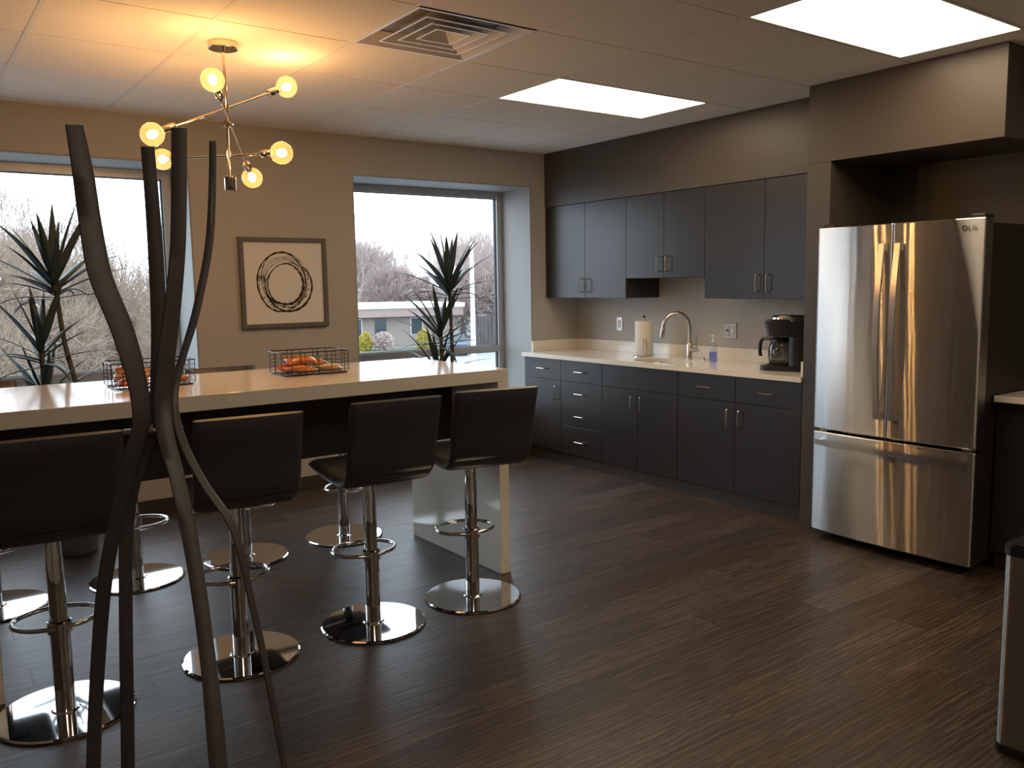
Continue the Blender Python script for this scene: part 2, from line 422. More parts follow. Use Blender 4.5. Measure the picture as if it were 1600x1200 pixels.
# ---------------------------------------------------------------- ceiling lights and vent
LL = ['lit white recessed ceiling panel nearer the back windows', 'lit white recessed ceiling panel above the steel fridge',
      'added unseen fill panel on the right behind the camera', 'added unseen fill panel on the left far behind the camera', 'added unseen fill panel right above the camera']
for (a, b, c, d), lab in zip(LIGHTS, LL):
    t = thing('ceiling_light', lab, 'ceiling light', ((a+b)/2, (c+d)/2, ZC), group='recessed ceiling panels')
    bm = NB(); e = .024
    for p in ((a+.003, a+e, c+.003, d-.003), (b-e, b-.003, c+.003, d-.003), (a+e, b-e, c+.003, c+e), (a+e, b-e, d-e, d-.003)):
        box(bm, *p, ZC-.0005, ZC+.03, .001)
    obj('frame', bm, M['tee'], t)
    obj('diffuser', B(a+e, b-e, c+e, d-e, ZC+.004, ZC+.02), M['panel_light'], t)
a, b, c, d = VENT
t = thing('ceiling_vent', 'square metal ceiling air vent with nested louvre frames', 'air vent', ((a+b)/2, (c+d)/2, ZC))
def ring_frame(bm, x0, x1, y0, y1, w_, zo, zi, th=.002):
    """sloped square louvre: outer edge at zo, inner edge at zi"""
    O = [(x0, y0), (x1, y0), (x1, y1), (x0, y1)]; I = [(x0+w_, y0+w_), (x1-w_, y0+w_), (x1-w_, y1-w_), (x0+w_, y1-w_)]
    vo = [bm.verts.new((p[0], p[1], zo)) for p in O]; vi = [bm.verts.new((p[0], p[1], zi)) for p in I]
    vo2 = [bm.verts.new((p[0], p[1], zo+th)) for p in O]; vi2 = [bm.verts.new((p[0], p[1], zi+th)) for p in I]
    for k in range(4):
        k2 = (k+1) % 4
        bm.faces.new((vo[k], vo[k2], vi[k2], vi[k])); bm.faces.new((vo2[k2], vo2[k], vi2[k], vi2[k2]))
        bm.faces.new((vo[k2], vo[k], vo2[k], vo2[k2])); bm.faces.new((vi[k], vi[k2], vi2[k2], vi2[k]))
    return bm
bm = ring_frame(NB(), a+.008, b-.008, c+.008, d-.008, .012, ZC-.003, ZC-.003); ring_frame(bm, a+.02, b-.02, c+.02, d-.02, .085, ZC-.003, ZC+.045)
obj('frame', bm, M['duct'], t)
for k, s in enumerate((.098, .165, .228)):
    bm = ring_frame(NB(), a+s, b-s, c+s, d-s, .009, ZC-.004, ZC-.004); ring_frame(bm, a+s+.009, b-s-.009, c+s+.009, d-s-.009, .052, ZC-.004, ZC+.032)
    obj('louvre', bm, M['duct'], t)
obj('duct_box', B(a+.02, b-.02, c+.02, d-.02, ZC+.05, ZC+.055), M['duct_dark'], t)

# ---------------------------------------------------------------- exterior
GZ = -3.5
M['asphalt'] = mat('pale_pavement', (0.220, 0.230, 0.240), .8, noise=.12, nscale=.15)
M['snow'] = mat('white_roof', (0.800, 0.800, 0.800), .8, noise=.05, nscale=.3)
M['bark'] = mat('bare_bark', (0.136, 0.108, 0.096), .9, noise=.3, nscale=3)
M['twig'] = mat('bare_twigs', (0.236, 0.168, 0.136), .9, noise=.2, nscale=1)
M['twig_olive'] = mat('olive_twigs', (0.240, 0.180, 0.132), .9, noise=.25, nscale=1)
M['brick_far'] = mat('far_tan_brick', (0.240, 0.200, 0.176), .9, noise=.12, nscale=3)
M['fascia'] = mat('brown_fascia', (0.260, 0.196, 0.176), .7, noise=.05)
M['far_glass'] = mat('far_window_glass', (0.032, 0.048, 0.056), .2, noise=.1)
M['far_wall'] = mat('far_siding', (0.300, 0.270, 0.260), .9, noise=.1)  # house siding and shingle lightened to stand in for outdoor haze
M['far_roof'] = mat('far_shingle', (0.260, 0.240, 0.240), .9, noise=.2, nscale=2)
M['red_paint'] = mat('red_car_paint', (0.260, 0.016, 0.024), .3, noise=.03)
M['blue_paint'] = mat('blue_car_paint', (0.036, 0.052, 0.100), .3, noise=.03)
M['white_paint'] = mat('white_car_paint', (0.440, 0.460, 0.480), .3, noise=.03)
M['yellow_leaf'] = mat('yellow_bush', (0.320, 0.260, 0.024), .8, noise=.4, nscale=6)
M['green_leaf'] = mat('green_bush', (0.150, 0.170, 0.052), .8, noise=.4, nscale=6)
M['lawn'] = mat('winter_lawn', (0.080, 0.100, 0.060), .9, noise=.3, nscale=.6)
M['pole'] = mat('white_pole', (0.700, 0.720, 0.740), .5, noise=.05)
M['fence'] = mat('brown_fence', (0.070, 0.058, 0.056), .8, noise=.3, nscale=2)
obj('ground', B(-90, 220, 8, 320, GZ-.5, GZ), M['asphalt'], kind='structure')
obj('ground_lawn', B(22, 60, 57.5, 61.5, GZ+.002, GZ+.06), M['lawn'], kind='structure')

def make_tree(seed, H, spread, depth, twig_n, m2, trunk_h=.18, splay=.6):
    rnd = random.Random(seed)
    V, F, V2, F2 = [], [], [], []
    def seg(V, F, a, b, ra, rb, n):
        t = (b-a).normalized(); s = t.orthogonal().normalized(); u = s.cross(t); base = len(V)
        for p, r in ((a, ra), (b, rb)):
            for k in range(n): V.append(p+(s*math.cos(2*PI*k/n)+u*math.sin(2*PI*k/n))*r)
        for k in range(n): F.append((base+k, base+(k+1) % n, base+n+(k+1) % n, base+n+k))
    def grow(p, d, L, r, lev):
        q = p
        for s in range(2):
            d2 = (d + Vector((rnd.uniform(-1, 1), rnd.uniform(-1, 1), rnd.uniform(-.5, .9)))*.16).normalized()
            q2 = q + d2*L/2
            if lev <= 2: seg(V2, F2, q, q2, max(r, .005), max(r*.7, .004), 3)
            else: seg(V, F, q, q2, r, r*.85, 4 if lev > 3 else 3)
            q, d, r = q2, d2, r*.85
            if lev <= 3:
                for _ in range(twig_n):
                    dd = (d + Vector((rnd.uniform(-1, 1), rnd.uniform(-1, 1), rnd.uniform(-.6, 1)))*.9).normalized()
                    e = q + dd*(L*.6+H*.035)*rnd.uniform(.5, 1.3)
                    mid = (q+e)/2 + Vector((rnd.uniform(-1, 1), rnd.uniform(-1, 1), rnd.uniform(-1, 1)))*L*.08
                    seg(V2, F2, q, mid, .0045, .0038, 3); seg(V2, F2, mid, e, .0038, .002, 3)
        if lev > 0:
            k = 3 if rnd.random() < .55 else 2
            ph = rnd.uniform(0, 2*PI)
            for i in range(k):
                an = ph + 2*PI*i/k + rnd.uniform(-.4, .4)
                s = d.orthogonal().normalized(); u = s.cross(d)
                dd = (d + (s*math.cos(an)+u*math.sin(an))*splay*rnd.uniform(.6, 1.3) + Vector((0, 0, .08))).normalized()
                grow(q, dd, L*rnd.uniform(.70, .90), r*.64, lev-1)
    grow(Vector((0, 0, 0)), Vector((0, 0, 1)), H*trunk_h, H*.028, depth)
    ms = []
    for nme, VV, FF, mm in (('trunk', V, F, M['bark']), ('twigs', V2, F2, m2)):
        zmax = 1
        me = bpy.data.meshes.new(nme); me.from_pydata([tuple(v) for v in VV], [], FF); me.materials.append(mm); ms.append(me)
    hz = max(v.z for v in V2)
    hs = max(max(abs(v.x), abs(v.y)) for v in V2)
    return ms, hz, hs
P_TREE = make_tree(3, 9, 5, 7, 2, M['twig'], .20, .6)
P_BUSH = make_tree(11, 6, 5, 7, 3, M['twig_olive'], .13, .95)
P_BARE = make_tree(23, 9, 4, 7, 1, M['twig'], .22, .55)
P_HEDGE = make_tree(31, 6, 5, 7, 3, M['twig'], .05, 1.1)
M['haze_twig'] = mat('haze_paled_twigs', (0.357, 0.281, 0.255), .9, noise=.2, nscale=1)  # distance haze put into the twig colour
M['haze_bark'] = mat('haze_paled_bark', (0.255, 0.204, 0.187), .9, noise=.3, nscale=3)  # bark lightened the same way, for haze
def haze_copy(P):  # same tree meshes in the haze-lightened colours, for the distant ones
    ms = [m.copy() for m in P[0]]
    for m, k in zip(ms, ('haze_bark', 'haze_twig')): m.materials.clear(); m.materials.append(M[k])
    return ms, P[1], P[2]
F_TREE, F_BUSH, F_BARE, F_HEDGE = map(haze_copy, (P_TREE, P_BUSH, P_BARE, P_HEDGE))
def tree(name, proto, x, y, h, wd, rz, label, cat='tree', group='bare trees outside the windows'):
    ms, hz, hs = proto
    t = thing(name, label, cat, (x, y, GZ), group=group, world=False)
    for me, nme in zip(ms, ('trunk', 'twigs')):
        o = bpy.data.objects.new(nme, me); COL.objects.link(o); o.parent = t
        o.scale = (wd/hs/2, wd/hs/2, h/hz); o.rotation_euler.z = rz
        if nme == 'twigs': o['kind'] = 'stuff'
    return t
TR = [
 (P_BUSH, 1.5, 19.5, 6.6, 6.0, .3, 'dense bare tree outside the left window, behind the leftmost yucca'),
 (P_BUSH, 4.1, 20.5, 6.4, 5.5, 1.7, 'olive bare tree outside the left window, seen between the dark sculpture strips'),
 (P_TREE, 2.6, 24.5, 7.9, 6.5, 2.4, 'pale bare tree behind the others in the middle of the left window'),
 (P_TREE, 6.3, 26, 7.6, 7.0, .9, 'bare tree at the right edge of the left window'),
 (P_TREE, -.6, 24, 7.4, 6.5, 4.9, 'bare tree just beyond the left side of the left window'),
 (P_BARE, 3.3, 30.5, 9.3, 7.5, 5.2, 'tall thin bare tree rising furthest back in the left window'),
 (P_BARE, 38.5, 79, 14.0, 14, 1.1, 'tall bare tree at the left edge of the right window'),
 (P_TREE, 47, 84, 12.0, 13, 3.3, 'wide bare tree right of the house roof in the right window'),
 (P_TREE, 46.5, 72, 12.2, 12, .2, 'bare tree behind the yucca top in the right window'),
 (P_BARE, 47.5, 66, 12.6, 12, 2.0, 'bare tree left of the white pole top in the right window'),
 (P_TREE, 44.0, 56.5, 11.5, 9, 4.0, 'tallest bare tree at the right edge of the right window'),
 (P_TREE, 50, 62, 10.5, 11, 5.5, 'low bare tree above the brown fence in the right window'),
 (P_BUSH, 57, 86, 11.0, 16, 1.2, 'distant bare tree behind the flat roofed building, right part'),
 (P_BUSH, 47, 92, 11.2, 17, 2.9, 'distant bare tree behind the house in the right window'),
 (P_BUSH, 52, 74, 9.6, 13, .5, 'distant low tree behind the yucca stem in the right window'),
 (P_BUSH, 55, 66, 9.8, 13, 2.6, 'distant low tree at the far right of the right window, behind the fence'),
 (P_TREE, 60, 90, 13.0, 15, 1.9, 'distant wide tree rising behind the others, right of the pole'),
 (P_BUSH, 44, 96, 12.5, 17, .8, 'distant tree behind the chimney of the house'),
 (P_BUSH, 9.5, 33, 7.5, 9, .8, 'distant bushy tree at the right side of the left window'),
 (P_BUSH, 4.4, 35, 7.6, 9, 3.7, 'distant bushy tree in the middle of the left window'),
 (P_BUSH, .5, 31, 7.2, 8, 1.9, 'distant bushy tree at the left side of the left window'),
 (P_HEDGE, 49, 70, 7.4, 13, .4, 'low brushy thicket behind the white pole'),
 (P_HEDGE, 47, 60, 6.6, 9, 2.2, 'low brushy thicket just right of the white pole'),
 (P_HEDGE, 51, 54, 7.0, 10, 4.1, 'low brushy thicket beyond the fence at the right edge of the right window'),
 (P_HEDGE, 43, 80, 8.0, 12, 1.4, 'low brushy thicket behind the right end of the brick building'),
 (P_HEDGE, 1.8, 27, 5.6, 7, 1.0, 'low brushy thicket behind the leftmost trees of the left window'),
 (P_HEDGE, 5.2, 28, 5.4, 7, 3.0, 'low brushy thicket in the middle distance of the left window'),
 (P_BUSH, 43, 90, 10.8, 14, 4.2, 'distant bushy bare tree left of the house in the right window'),
]
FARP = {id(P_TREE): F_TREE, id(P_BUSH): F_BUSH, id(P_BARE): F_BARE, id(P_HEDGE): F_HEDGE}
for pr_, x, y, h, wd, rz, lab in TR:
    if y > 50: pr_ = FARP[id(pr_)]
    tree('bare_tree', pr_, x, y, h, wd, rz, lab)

# flat roofed brick building
t = thing('brick_building', 'low tan brick building with flat white roof seen through the right window', 'building', (35, 64, GZ))
ang = -.215
def far_obj(name, x0, x1, y0, y1, z0, z1, m, parent, bev=0.):
    o = obj(name, B(x0+35, x1+35, y0+64, y1+64, z0+GZ, z1+GZ, bev), m, parent); return o
far_obj('wall', -14, 4.9, 0, 9, 0, 2.55, M['brick_far'], t)
far_obj('fascia', -14.5, 5.4, -.8, 9.5, 2.55, 3.25, M['fascia'], t)
far_obj('roof', -14.6, 5.5, -.9, 9.6, 3.25, 3.62, M['snow'], t)
for x in (-6.6, -4.4, .9):
    f = far_obj('window', x-.06, x+1.02, -.06, .05, .95, 2.4, M['pole'], t)
    far_obj('pane', x, x+.96, -.09, -.061, 1.0, 2.35, M['far_glass'], f)
dr = far_obj('door', -2.25, -1.3, -.07, .05, 0, 2.4, M['far_glass'], t)
t.rotation_euler.z = ang
# house behind
t = thing('gable_house', 'distant grey house with gable roof above the flat roofed building', 'house', (58, 104, GZ))
obj('wall', B(53, 63, 102, 110, GZ, GZ+3.9), M['far_wall'], t)
bm = prism(NB(), [(52, GZ+3.9), (64, GZ+3.9), (58, GZ+6.0)], 101.4, 110.6, 'xz')
obj('roof', bm, M['far_roof'], t)
f = obj('window', B(55.6, 57.0, 101.9, 102.05, GZ+2.2, GZ+3.7), M['pole'], t)
obj('pane', B(55.7, 56.9, 101.86, 101.899, GZ+2.3, GZ+3.6), M['far_glass'], f)
obj('chimney', B(60.3, 61.0, 103, 103.7, GZ+3.0, GZ+6.4), M['fascia'], t)
# pole
t = thing('light_pole', 'tall white pole standing outside the right window', 'pole', (27.4, 41.4, GZ))
obj('shaft', lathe(NB(), [(.17, GZ+.12), (.15, GZ+.5), (.11, 4.0), (0, 4.02)], (27.4, 41.4, 0), 12), M['pole'], t, True)
obj('base', B(27.15, 27.65, 41.15, 41.65, GZ, GZ+.12, .03), M['asphalt'], t)
# fence with boards
t = thing('board_fence', 'brown board fence beside the pole in the right window', 'fence', (39, 53.5, GZ))
d_ = Vector((4.2, -2.0, 0)).normalized()
for k in range(14):
    p = Vector((36.6, 54.8, 0)) + d_*k*.27
    obj('board', B(p.x-.13, p.x+.13, p.y-.03, p.y+.03, GZ, GZ+2.7+.03*(k % 2)), M['fence'], t)
# bushes
def bush(x, y, r, h, m, lab, name='round_bush', cone=0.):
    """a mass of small leaf faces around twiggy stems"""
    rnd = random.Random(int(x*10)); bm = NB()
    for k in range(1500):
        z = rnd.random(); a = rnd.uniform(0, 2*PI)
        prof = math.sqrt(max(0, 1-(2*z-.8)**2/1.5))*(1-cone*z)
        q = r*prof*rnd.uniform(.55, 1.05)
        c = Vector((x+q*math.cos(a), y+q*math.sin(a), GZ+.05+h*z*rnd.uniform(.92, 1.0)))
        u = Vector((rnd.gauss(0, 1), rnd.gauss(0, 1), rnd.gauss(0, 1))).normalized()*.10; v = u.orthogonal().normalized()*.07
        bm.faces.new([bm.verts.new(p) for p in (c-u, c+v, c+u)])
    t = thing(name, lab, 'bush', (x, y, GZ))
    obj('foliage', bm, m, t, kind='stuff')
    bm = NB()
    for k in range(7):
        a = 2*PI*k/7; tube(bm, [(x, y, GZ), (x+r*.3*math.cos(a), y+r*.3*math.sin(a), GZ+h*.4), (x+r*.55*math.cos(a), y+r*.55*math.sin(a), GZ+h*.75)], .03, 5)
    obj('stem', bm, M['bark'], t)
bush(30.1, 60.9, .55, 1.5, M['yellow_leaf'], 'yellow bush at the left end of the brick building')
bush(34.4, 59.2, .62, 1.6, M['yellow_leaf'], 'yellow bush right of the glass door of the brick building')
bush(38.7, 51.6, .85, 1.9, M['green_leaf'], 'conical yellow green bush in front of the brown fence', cone=.6)
bush(31.4, 60.4, .85, 1.5, M['haze_twig'], 'brown twiggy bush between the yellow bush and the building windows')
def car(x, y, rz, paint, lab):
    global ORG
    t = thing('car', lab, 'car', (0, 0, 0), world=False)
    bm = prism(NB(), [(-2.2, .35), (2.2, .35), (2.25, .8), (1.3, .95), (-1.9, 1.0), (-2.25, .85)], -.85, .85, 'xz')
    bmesh.ops.bevel(bm, geom=bm.edges[:], offset=.06, segments=1, affect='EDGES')
    obj('body', bm, M[paint], t)
    bm = prism(NB(), [(-1.8, .98), (1.1, .94), (.4, 1.42), (-1.3, 1.45)], -.72, .72, 'xz')
    obj('cabin', bm, M['far_glass'], t)
    bm = prism(NB(), [(-1.3, 1.43), (.42, 1.40), (.3, 1.5), (-1.2, 1.52)], -.7, .7, 'xz'); obj('roof', bm, M[paint], t)
    for sx in (-1.4, 1.4):
        for sy in (-.78, .78):
            bm = lathe(NB(), [(0, -.1), (.33, -.1), (.35, -.06), (.35, .06), (.33, .1), (0, .1)], (sx, sy, .35), 14, (0, 1, 0)); obj('wheel', bm, M['gasket'], t)
    t.location = (x, y, GZ); t.rotation_euler.z = rz
car(8.2, 45.5, .1, 'red_paint', 'red car parked outside, right one of the pair in the left window')
car(5.3, 47, .15, 'red_paint', 'red car parked outside, left one of the pair in the left window')
car(4.9, 40, .1, 'white_paint', 'white car parked outside in front of the red cars')
car(33.8, 53.5, 1.0, 'blue_paint', 'dark blue car parked beside the white pole')

# ---------------------------------------------------------------- kitchen cabinets
def pull(bm, c, L, axis, out=.032):
    """bar pull in front (towards -X) of point c; axis 'y' or 'z'"""
    cx, cy, cz = c; h = L/2; r = .0045; o = out
    if axis == 'z':
        pts = [(cx, cy, cz-h), (cx-o+.006, cy, cz-h), (cx-o, cy, cz-h+.006), (cx-o, cy, cz+h-.006), (cx-o+.006, cy, cz+h), (cx, cy, cz+h)]
    else:
        pts = [(cx, cy-h, cz), (cx-o+.006, cy-h, cz), (cx-o, cy-h+.006, cz), (cx-o, cy+h-.006, cz), (cx-o+.006, cy+h, cz), (cx, cy+h, cz)]
    return tube(bm, pts, r, 8)
def front(kind_, y0, y1, z0, z1, xf, parent, handle=None):
    g = .0016
    d = obj(kind_, B(xf, xf+.019, y0+g, y1-g, z0+g, z1-g, .0012), M['laminate'], parent)
    if handle:
        ax, hy, hz, L = handle
        obj('handle', pull(NB(), (xf, hy, hz), L, ax), M['nickel'], d, True)
    return d
def carcass(parent, y0, y1, z0, z1, xf, toe=0.):
    bm = box(NB(), xf+.0195, XW-.001, y0+.0005, y1-.0005, z0+toe, z1)
    o = obj('body', bm, M['carcass'], parent)
    if toe: obj('toe_kick', B(xf+.035, xf+.05, y0+.0005, y1-.0005, z0, z0+toe), M['baseboard'], parent)
    return o
# uppers
def upper(y0, y1, ym, z0, lab):
    t = thing('wall_cabinet', lab, 'cabinet', ((XS+XW)/2, (y0+y1)/2, z0), group='charcoal wall cabinets')
    carcass(t, y0, y1, z0, ZU-.001, XS)
    front('door', ym, y1, z0, ZU-.004, XS, t, ('z', ym+.045, z0+.11, .115))
    front('door', y0, ym, z0, ZU-.004, XS, t, ('z', ym-.045, z0+.11, .115))
upper(5.090, 6.140, 5.597, ZB, 'charcoal two-door wall cabinet beside the window, left of the short one')
upper(4.259, 5.090, 4.670, 1.587, 'short charcoal two-door wall cabinet above the sink')
upper(3.214, 4.259, 3.729, ZB, 'charcoal two-door wall cabinet above the coffee maker, next to the fridge')
# bases
ZK, ZD, ZTOP = .10, .728, CT-.037
GB = 'charcoal base cabinets under the long white worktop'
def base(y0, y1, lab):
    t = thing('base_cabinet', lab, 'cabinet', ((XF+XW)/2, (y0+y1)/2, 0), group=GB); carcass(t, y0, y1, 0, ZTOP, XF, ZK); return t
t = base(5.611, 6.107, 'narrow charcoal base cabinet beside the window, one drawer over one door')
front('drawer', 5.611, 6.107, ZD, ZTOP, XF, t, ('y', 5.86, .82, .115)); front('door', 5.611, 6.107, ZK, ZD, XF, t, ('z', 5.665, .62, .115))
t = base(5.090, 5.611, 'charcoal base cabinet of four stacked drawers')
for z0, z1 in ((ZD, ZTOP), (.537, ZD), (.345, .537), (ZK, .345)):
    front('drawer', 5.090, 5.611, z0, z1, XF, t, ('y', 5.35, (z0+z1)/2, .115))
t = base(4.265, 5.090, 'charcoal sink base cabinet with two doors under a plain false front')
front('false_front', 4.265, 5.090, ZD, ZTOP, XF, t)
front('door', 4.680, 5.090, ZK, ZD, XF, t, ('z', 4.73, .62, .115)); front('door', 4.265, 4.680, ZK, ZD, XF, t, ('z', 4.63, .62, .115))
t = base(3.214, 4.265, 'wide charcoal base cabinet below the coffee maker, two drawers over two doors')
front('drawer', 3.740, 4.265, ZD, ZTOP, XF, t, ('y', 4.0, .815, .115)); front('drawer', 3.214, 3.740, ZD, ZTOP, XF, t, ('y', 3.477, .815, .115))
front('door', 3.740, 4.265, ZK, ZD, XF, t, ('z', 3.79, .62, .115)); front('door', 3.214, 3.740, ZK, ZD, XF, t, ('z', 3.69, .62, .115))
obj('trim_5', B(XF+.019, XW-.001, 6.1075, YW-.001, 0, ZTOP), M['laminate'], kind='structure')

# worktop with sink cutout
SX0, SX1, SY0, SY1 = 4.690, 5.000, 4.36, 4.86
t = thing('worktop', 'long white quartz kitchen worktop with raised splashback', 'worktop', (XW-.3, 4.7, CT-.035))
def rrect(x0, x1, y0, y1, r, n=5):
    return arc(x1-r, y1-r, r, 0, PI/2, n)+arc(x0+r, y1-r, r, PI/2, PI, n)+arc(x0+r, y0+r, r, PI, 1.5*PI, n)+arc(x1-r, y0+r, r, 1.5*PI, 2*PI, n)
bm = NB()
inner = rrect(SX0, SX1, SY0, SY1, .07); n_ = len(inner)
def outer_pt(p):
    c = Vector(((SX0+SX1)/2, (SY0+SY1)/2)); d = Vector(p)-c
    return p
X0, X1, Y0, Y1 = XC, XW-.001, 3.2145, YW-.001
# four slabs around a rounded hole: straight slabs plus corner fillers
Z0, Z1 = CT-.035, CT
box(bm, X0, X1, Y0, SY0, Z0, Z1); box(bm, X0, X1, SY1, Y1, Z0, Z1)
box(bm, X0, SX0, SY0, SY1, Z0, Z1); box(bm, SX1, X1, SY0, SY1, Z0, Z1)
r_ = .07
for sx, sy, a0 in ((SX1, SY1, 0), (SX0, SY1, PI/2), (SX0, SY0, PI), (SX1, SY0, 1.5*PI)):
    cx = sx + (-r_ if sx == SX1 else r_); cy = sy + (-r_ if sy == SY1 else r_)
    pts = arc(cx, cy, r_, a0, a0+PI/2, 6)
    prism(bm, [(sx, sy)]+pts[::-1], Z0, Z1, 'xy')
obj('slab', bm, M['quartz'], t)
obj('splashback', B(XW-.021, XW-.001, Y0, Y1, CT, CT+.095, .0015), M['quartz'], t)
obj('end_splash', B(4.705, XW-.0215, YW-.021, YW-.001, CT, CT+.095, .0015), M['quartz'], t)
obj('end_splash', B(4.615, XW-.0215, Y0, Y0+.02, CT, CT+.095, .0015), M['quartz'], t)
# sink bowl
bm = NB()
rings = []
for (ins, z) in ((-.012, CT-.0355), (.0, CT-.036), (.006, CT-.05), (.018, CT-.19), (.05, CT-.205)):
    rings.append([bm.verts.new((x, y, z)) for x, y in rrect(SX0+ins, SX1-ins, SY0+ins, SY1-ins, max(.03, .07-ins*.3))])
for A_, C_ in zip(rings, rings[1:]):
    for k in range(len(A_)): bm.faces.new((A_[k], A_[(k+1) % len(A_)], C_[(k+1) % len(A_)], C_[k]))
bm.faces.new(rings[-1])
t = thing('sink', 'stainless undermount sink set in the white worktop', 'sink', ((SX0+SX1)/2, (SY0+SY1)/2, CT-.205))
obj('bowl', bm, M['steel_plain'], t, True)
obj('drain', lathe(NB(), [(0, .002), (.035, .002), (.045, .004), (.045, 0)], ((SX0+SX1)/2, (SY0+SY1)/2, CT-.204), 20), M['chrome'], t, True)
# faucet
FX, FY = 5.075, 4.575
t = thing('faucet', 'brushed gooseneck kitchen faucet with side lever behind the sink', 'faucet', (FX, FY, CT))
obj('base', lathe(NB(), [(.0, 0), (.027, 0), (.027, .006), (.024, .008), (.024, .12), (.021, .125), (0, .125)], (FX, FY, CT), 24), M['nickel'], t, True)
pts = [(FX, FY, CT+.10), (FX, FY, CT+.25)] + [(FX+(math.cos(a)-1)*.105*.85, FY-(math.cos(a)-1)*.105*.55, CT+.25+.115*math.sin(a)) for a in [PI*i/14 for i in range(1, 14)]]
ex_, ey_ = FX-2*.105*.85, FY+2*.105*.55
obj('spout', tube(NB(), pts+[(ex_, ey_, CT+.245)], .0145, 14), M['nickel'], t, True)
obj('spray_head', tube(NB(), [(ex_, ey_, CT+.25), (ex_-.002, ey_+.001, CT+.235), (ex_-.008, ey_+.005, CT+.175), (ex_-.010, ey_+.006, CT+.165)], [.0165, .0185, .019, .016], 14), M['nickel'], t, True)
h_ = obj('lever_valve', tube(NB(), [(FX, FY, CT+.075), (FX+.01, FY-.075, CT+.075)], .019, 14), M['nickel'], t, True)
obj('lever', tube(NB(), [(FX+.008, FY-.06, CT+.08), (FX+.004, FY-.066, CT+.125), (FX, FY-.070, CT+.185)], [.006, .0055, .005], 8), M['nickel'], t, True)
# stopper
bm = lathe(NB(), [(0, 0), (.042, 0), (.044, .004), (.03, .007), (.014, .009), (.014, .02), (0, .022)], (5.105, 4.455, CT), 24)
obj('sink_stopper', bm, M['chrome'], label='small round metal sink stopper lying behind the sink', cat='sink stopper', smooth=True)
# paper towel
PX, PY = 5.04, 5.045
t = thing('towel_holder', 'wire paper towel holder on the worktop left of the faucet', 'towel holder', (PX, PY, CT))
obj('base', lathe(NB(), [(0, 0), (.092, 0), (.092, .006), (.087, .010), (0, .010)], (PX, PY, CT), 32), M['chrome'], t, True)
obj('rod', tube(NB(), [(PX, PY, CT+.01), (PX, PY, CT+.325)], .006, 10), M['nickel'], t, True)
obj('knob', lathe(NB(), [(0, -.012), (.011, -.006), (.012, 0), (.008, .010), (0, .013)], (PX, PY, CT+.327), 14), M['gasket'], t, True)
sx_, sy_ = PX-.062, PY-.064
pts = [(sx_+.012, sy_-.014, CT+.010), (sx_+.012, sy_-.014, CT+.12)]+[(sx_+.012*math.cos(a), sy_-.014*math.cos(a), CT+.12+.022*math.sin(a)) for a in [PI*i/8 for i in range(1, 8)]]+[(sx_-.012, sy_+.014, CT+.12), (sx_-.012, sy_+.014, CT+.010)]
obj('side_arm', tube(NB(), pts, .003, 8), M['nickel'], t, True)
bm = lathe(NB(), [(.02, 0), (.073, 0), (.075, .003), (.075, .277), (.073, .28), (.02, .28), (.02, 0)], (PX, PY, CT+.011), 40)
obj('paper_towel_roll', bm, M['paper'], label='white roll of paper towels upright on its holder', cat='paper towel', smooth=True)
# soap bottle
QX, QY = 5.02, 4.290
t = thing('soap_bottle', 'clear pump bottle half full of blue soap by the faucet', 'soap bottle', (QX, QY, CT))
def oval(bm, prof, sx=1., sy=.7):
    lathe(bm, prof, (0, 0, 0), 24)
    for v in bm.verts: v.co = Vector((QX+v.co.x*sy, QY+v.co.y*sx, CT+v.co.z))
    return bm
obj('bottle', oval(NB(), [(0, 0), (.034, 0), (.036, .005), (.036, .09), (.034, .115), (.025, .135), (.012, .145), (.012, .155)]), M['soap_clear'], t, True)
obj('liquid', oval(NB(), [(0, .004), (.0335, .004), (.0335, .075), (0, .075)]), M['soap_blue'], t, True)
obj('pump', tube(oval(NB(), [(0, .150), (.014, .150), (.014, .166), (.005, .168), (.005, .195), (.010, .197), (.010, .206), (0, .208)], 1, 1), [(QX, QY, CT+.200), (QX-.01, QY+.012, CT+.203), (QX-.02, QY+.028, CT+.196)], .0045, 8), M['paper'], t, True)

# coffee maker, 0.30 deep, faces the room (-X) and turned a little
CX, CY = 4.935, 3.520
t = thing('coffee_maker', 'black drip coffee maker with glass carafe on the worktop', 'coffee maker', (CX, CY, CT), world=False)
rp = lambda x0, x1, y0, y1, r: rrect(x0, x1, y0, y1, r, 4)
# local: front is -X
bm = prism(NB(), rp(-.17, .14, -.115, .115, .05), 0, .035, 'xy'); bmesh.ops.bevel(bm, geom=[e for e in bm.edges if abs(e.verts[0].co.z-e.verts[1].co.z) < 1e-6 and e.verts[0].co.z > .03], offset=.008, segments=2, affect='EDGES')
obj('base', bm, M['black_plastic'], t, 35)
bm = prism(NB(), rp(-.002, .14, -.112, .112, .04), .035, .345, 'xy'); obj('tower', bm, M['black_plastic'], t, 35)
bm = prism(NB(), rp(-.15, .138, -.113, .113, .055), .225, .335, 'xy')
for v in bm.verts:
    if v.co.z < .24 and v.co.x < 0: v.co.x += .02
bmesh.ops.bevel(bm, geom=[e for e in bm.edges if e.verts[0].co.z > .33 and e.verts[1].co.z > .33], offset=.012, segments=2, affect='EDGES')
obj('brew_head', bm, M['black_plastic'], t, 35)
bm = lathe(NB(), [(0, .335), (.100, .335), (.098, .345), (.085, .357), (.0, .362)], (-.03, 0, 0), 32)
ld = obj('lid', bm, M['black_plastic'], t, True)
obj('lid_rim', lathe(NB(), [(.078, .352), (.094, .346), (.099, .338), (.101, .338), (.100, .349), (.086, .361), (.078, .361)], (-.03, 0, 0), 32), M['steel_plain'], ld, True)
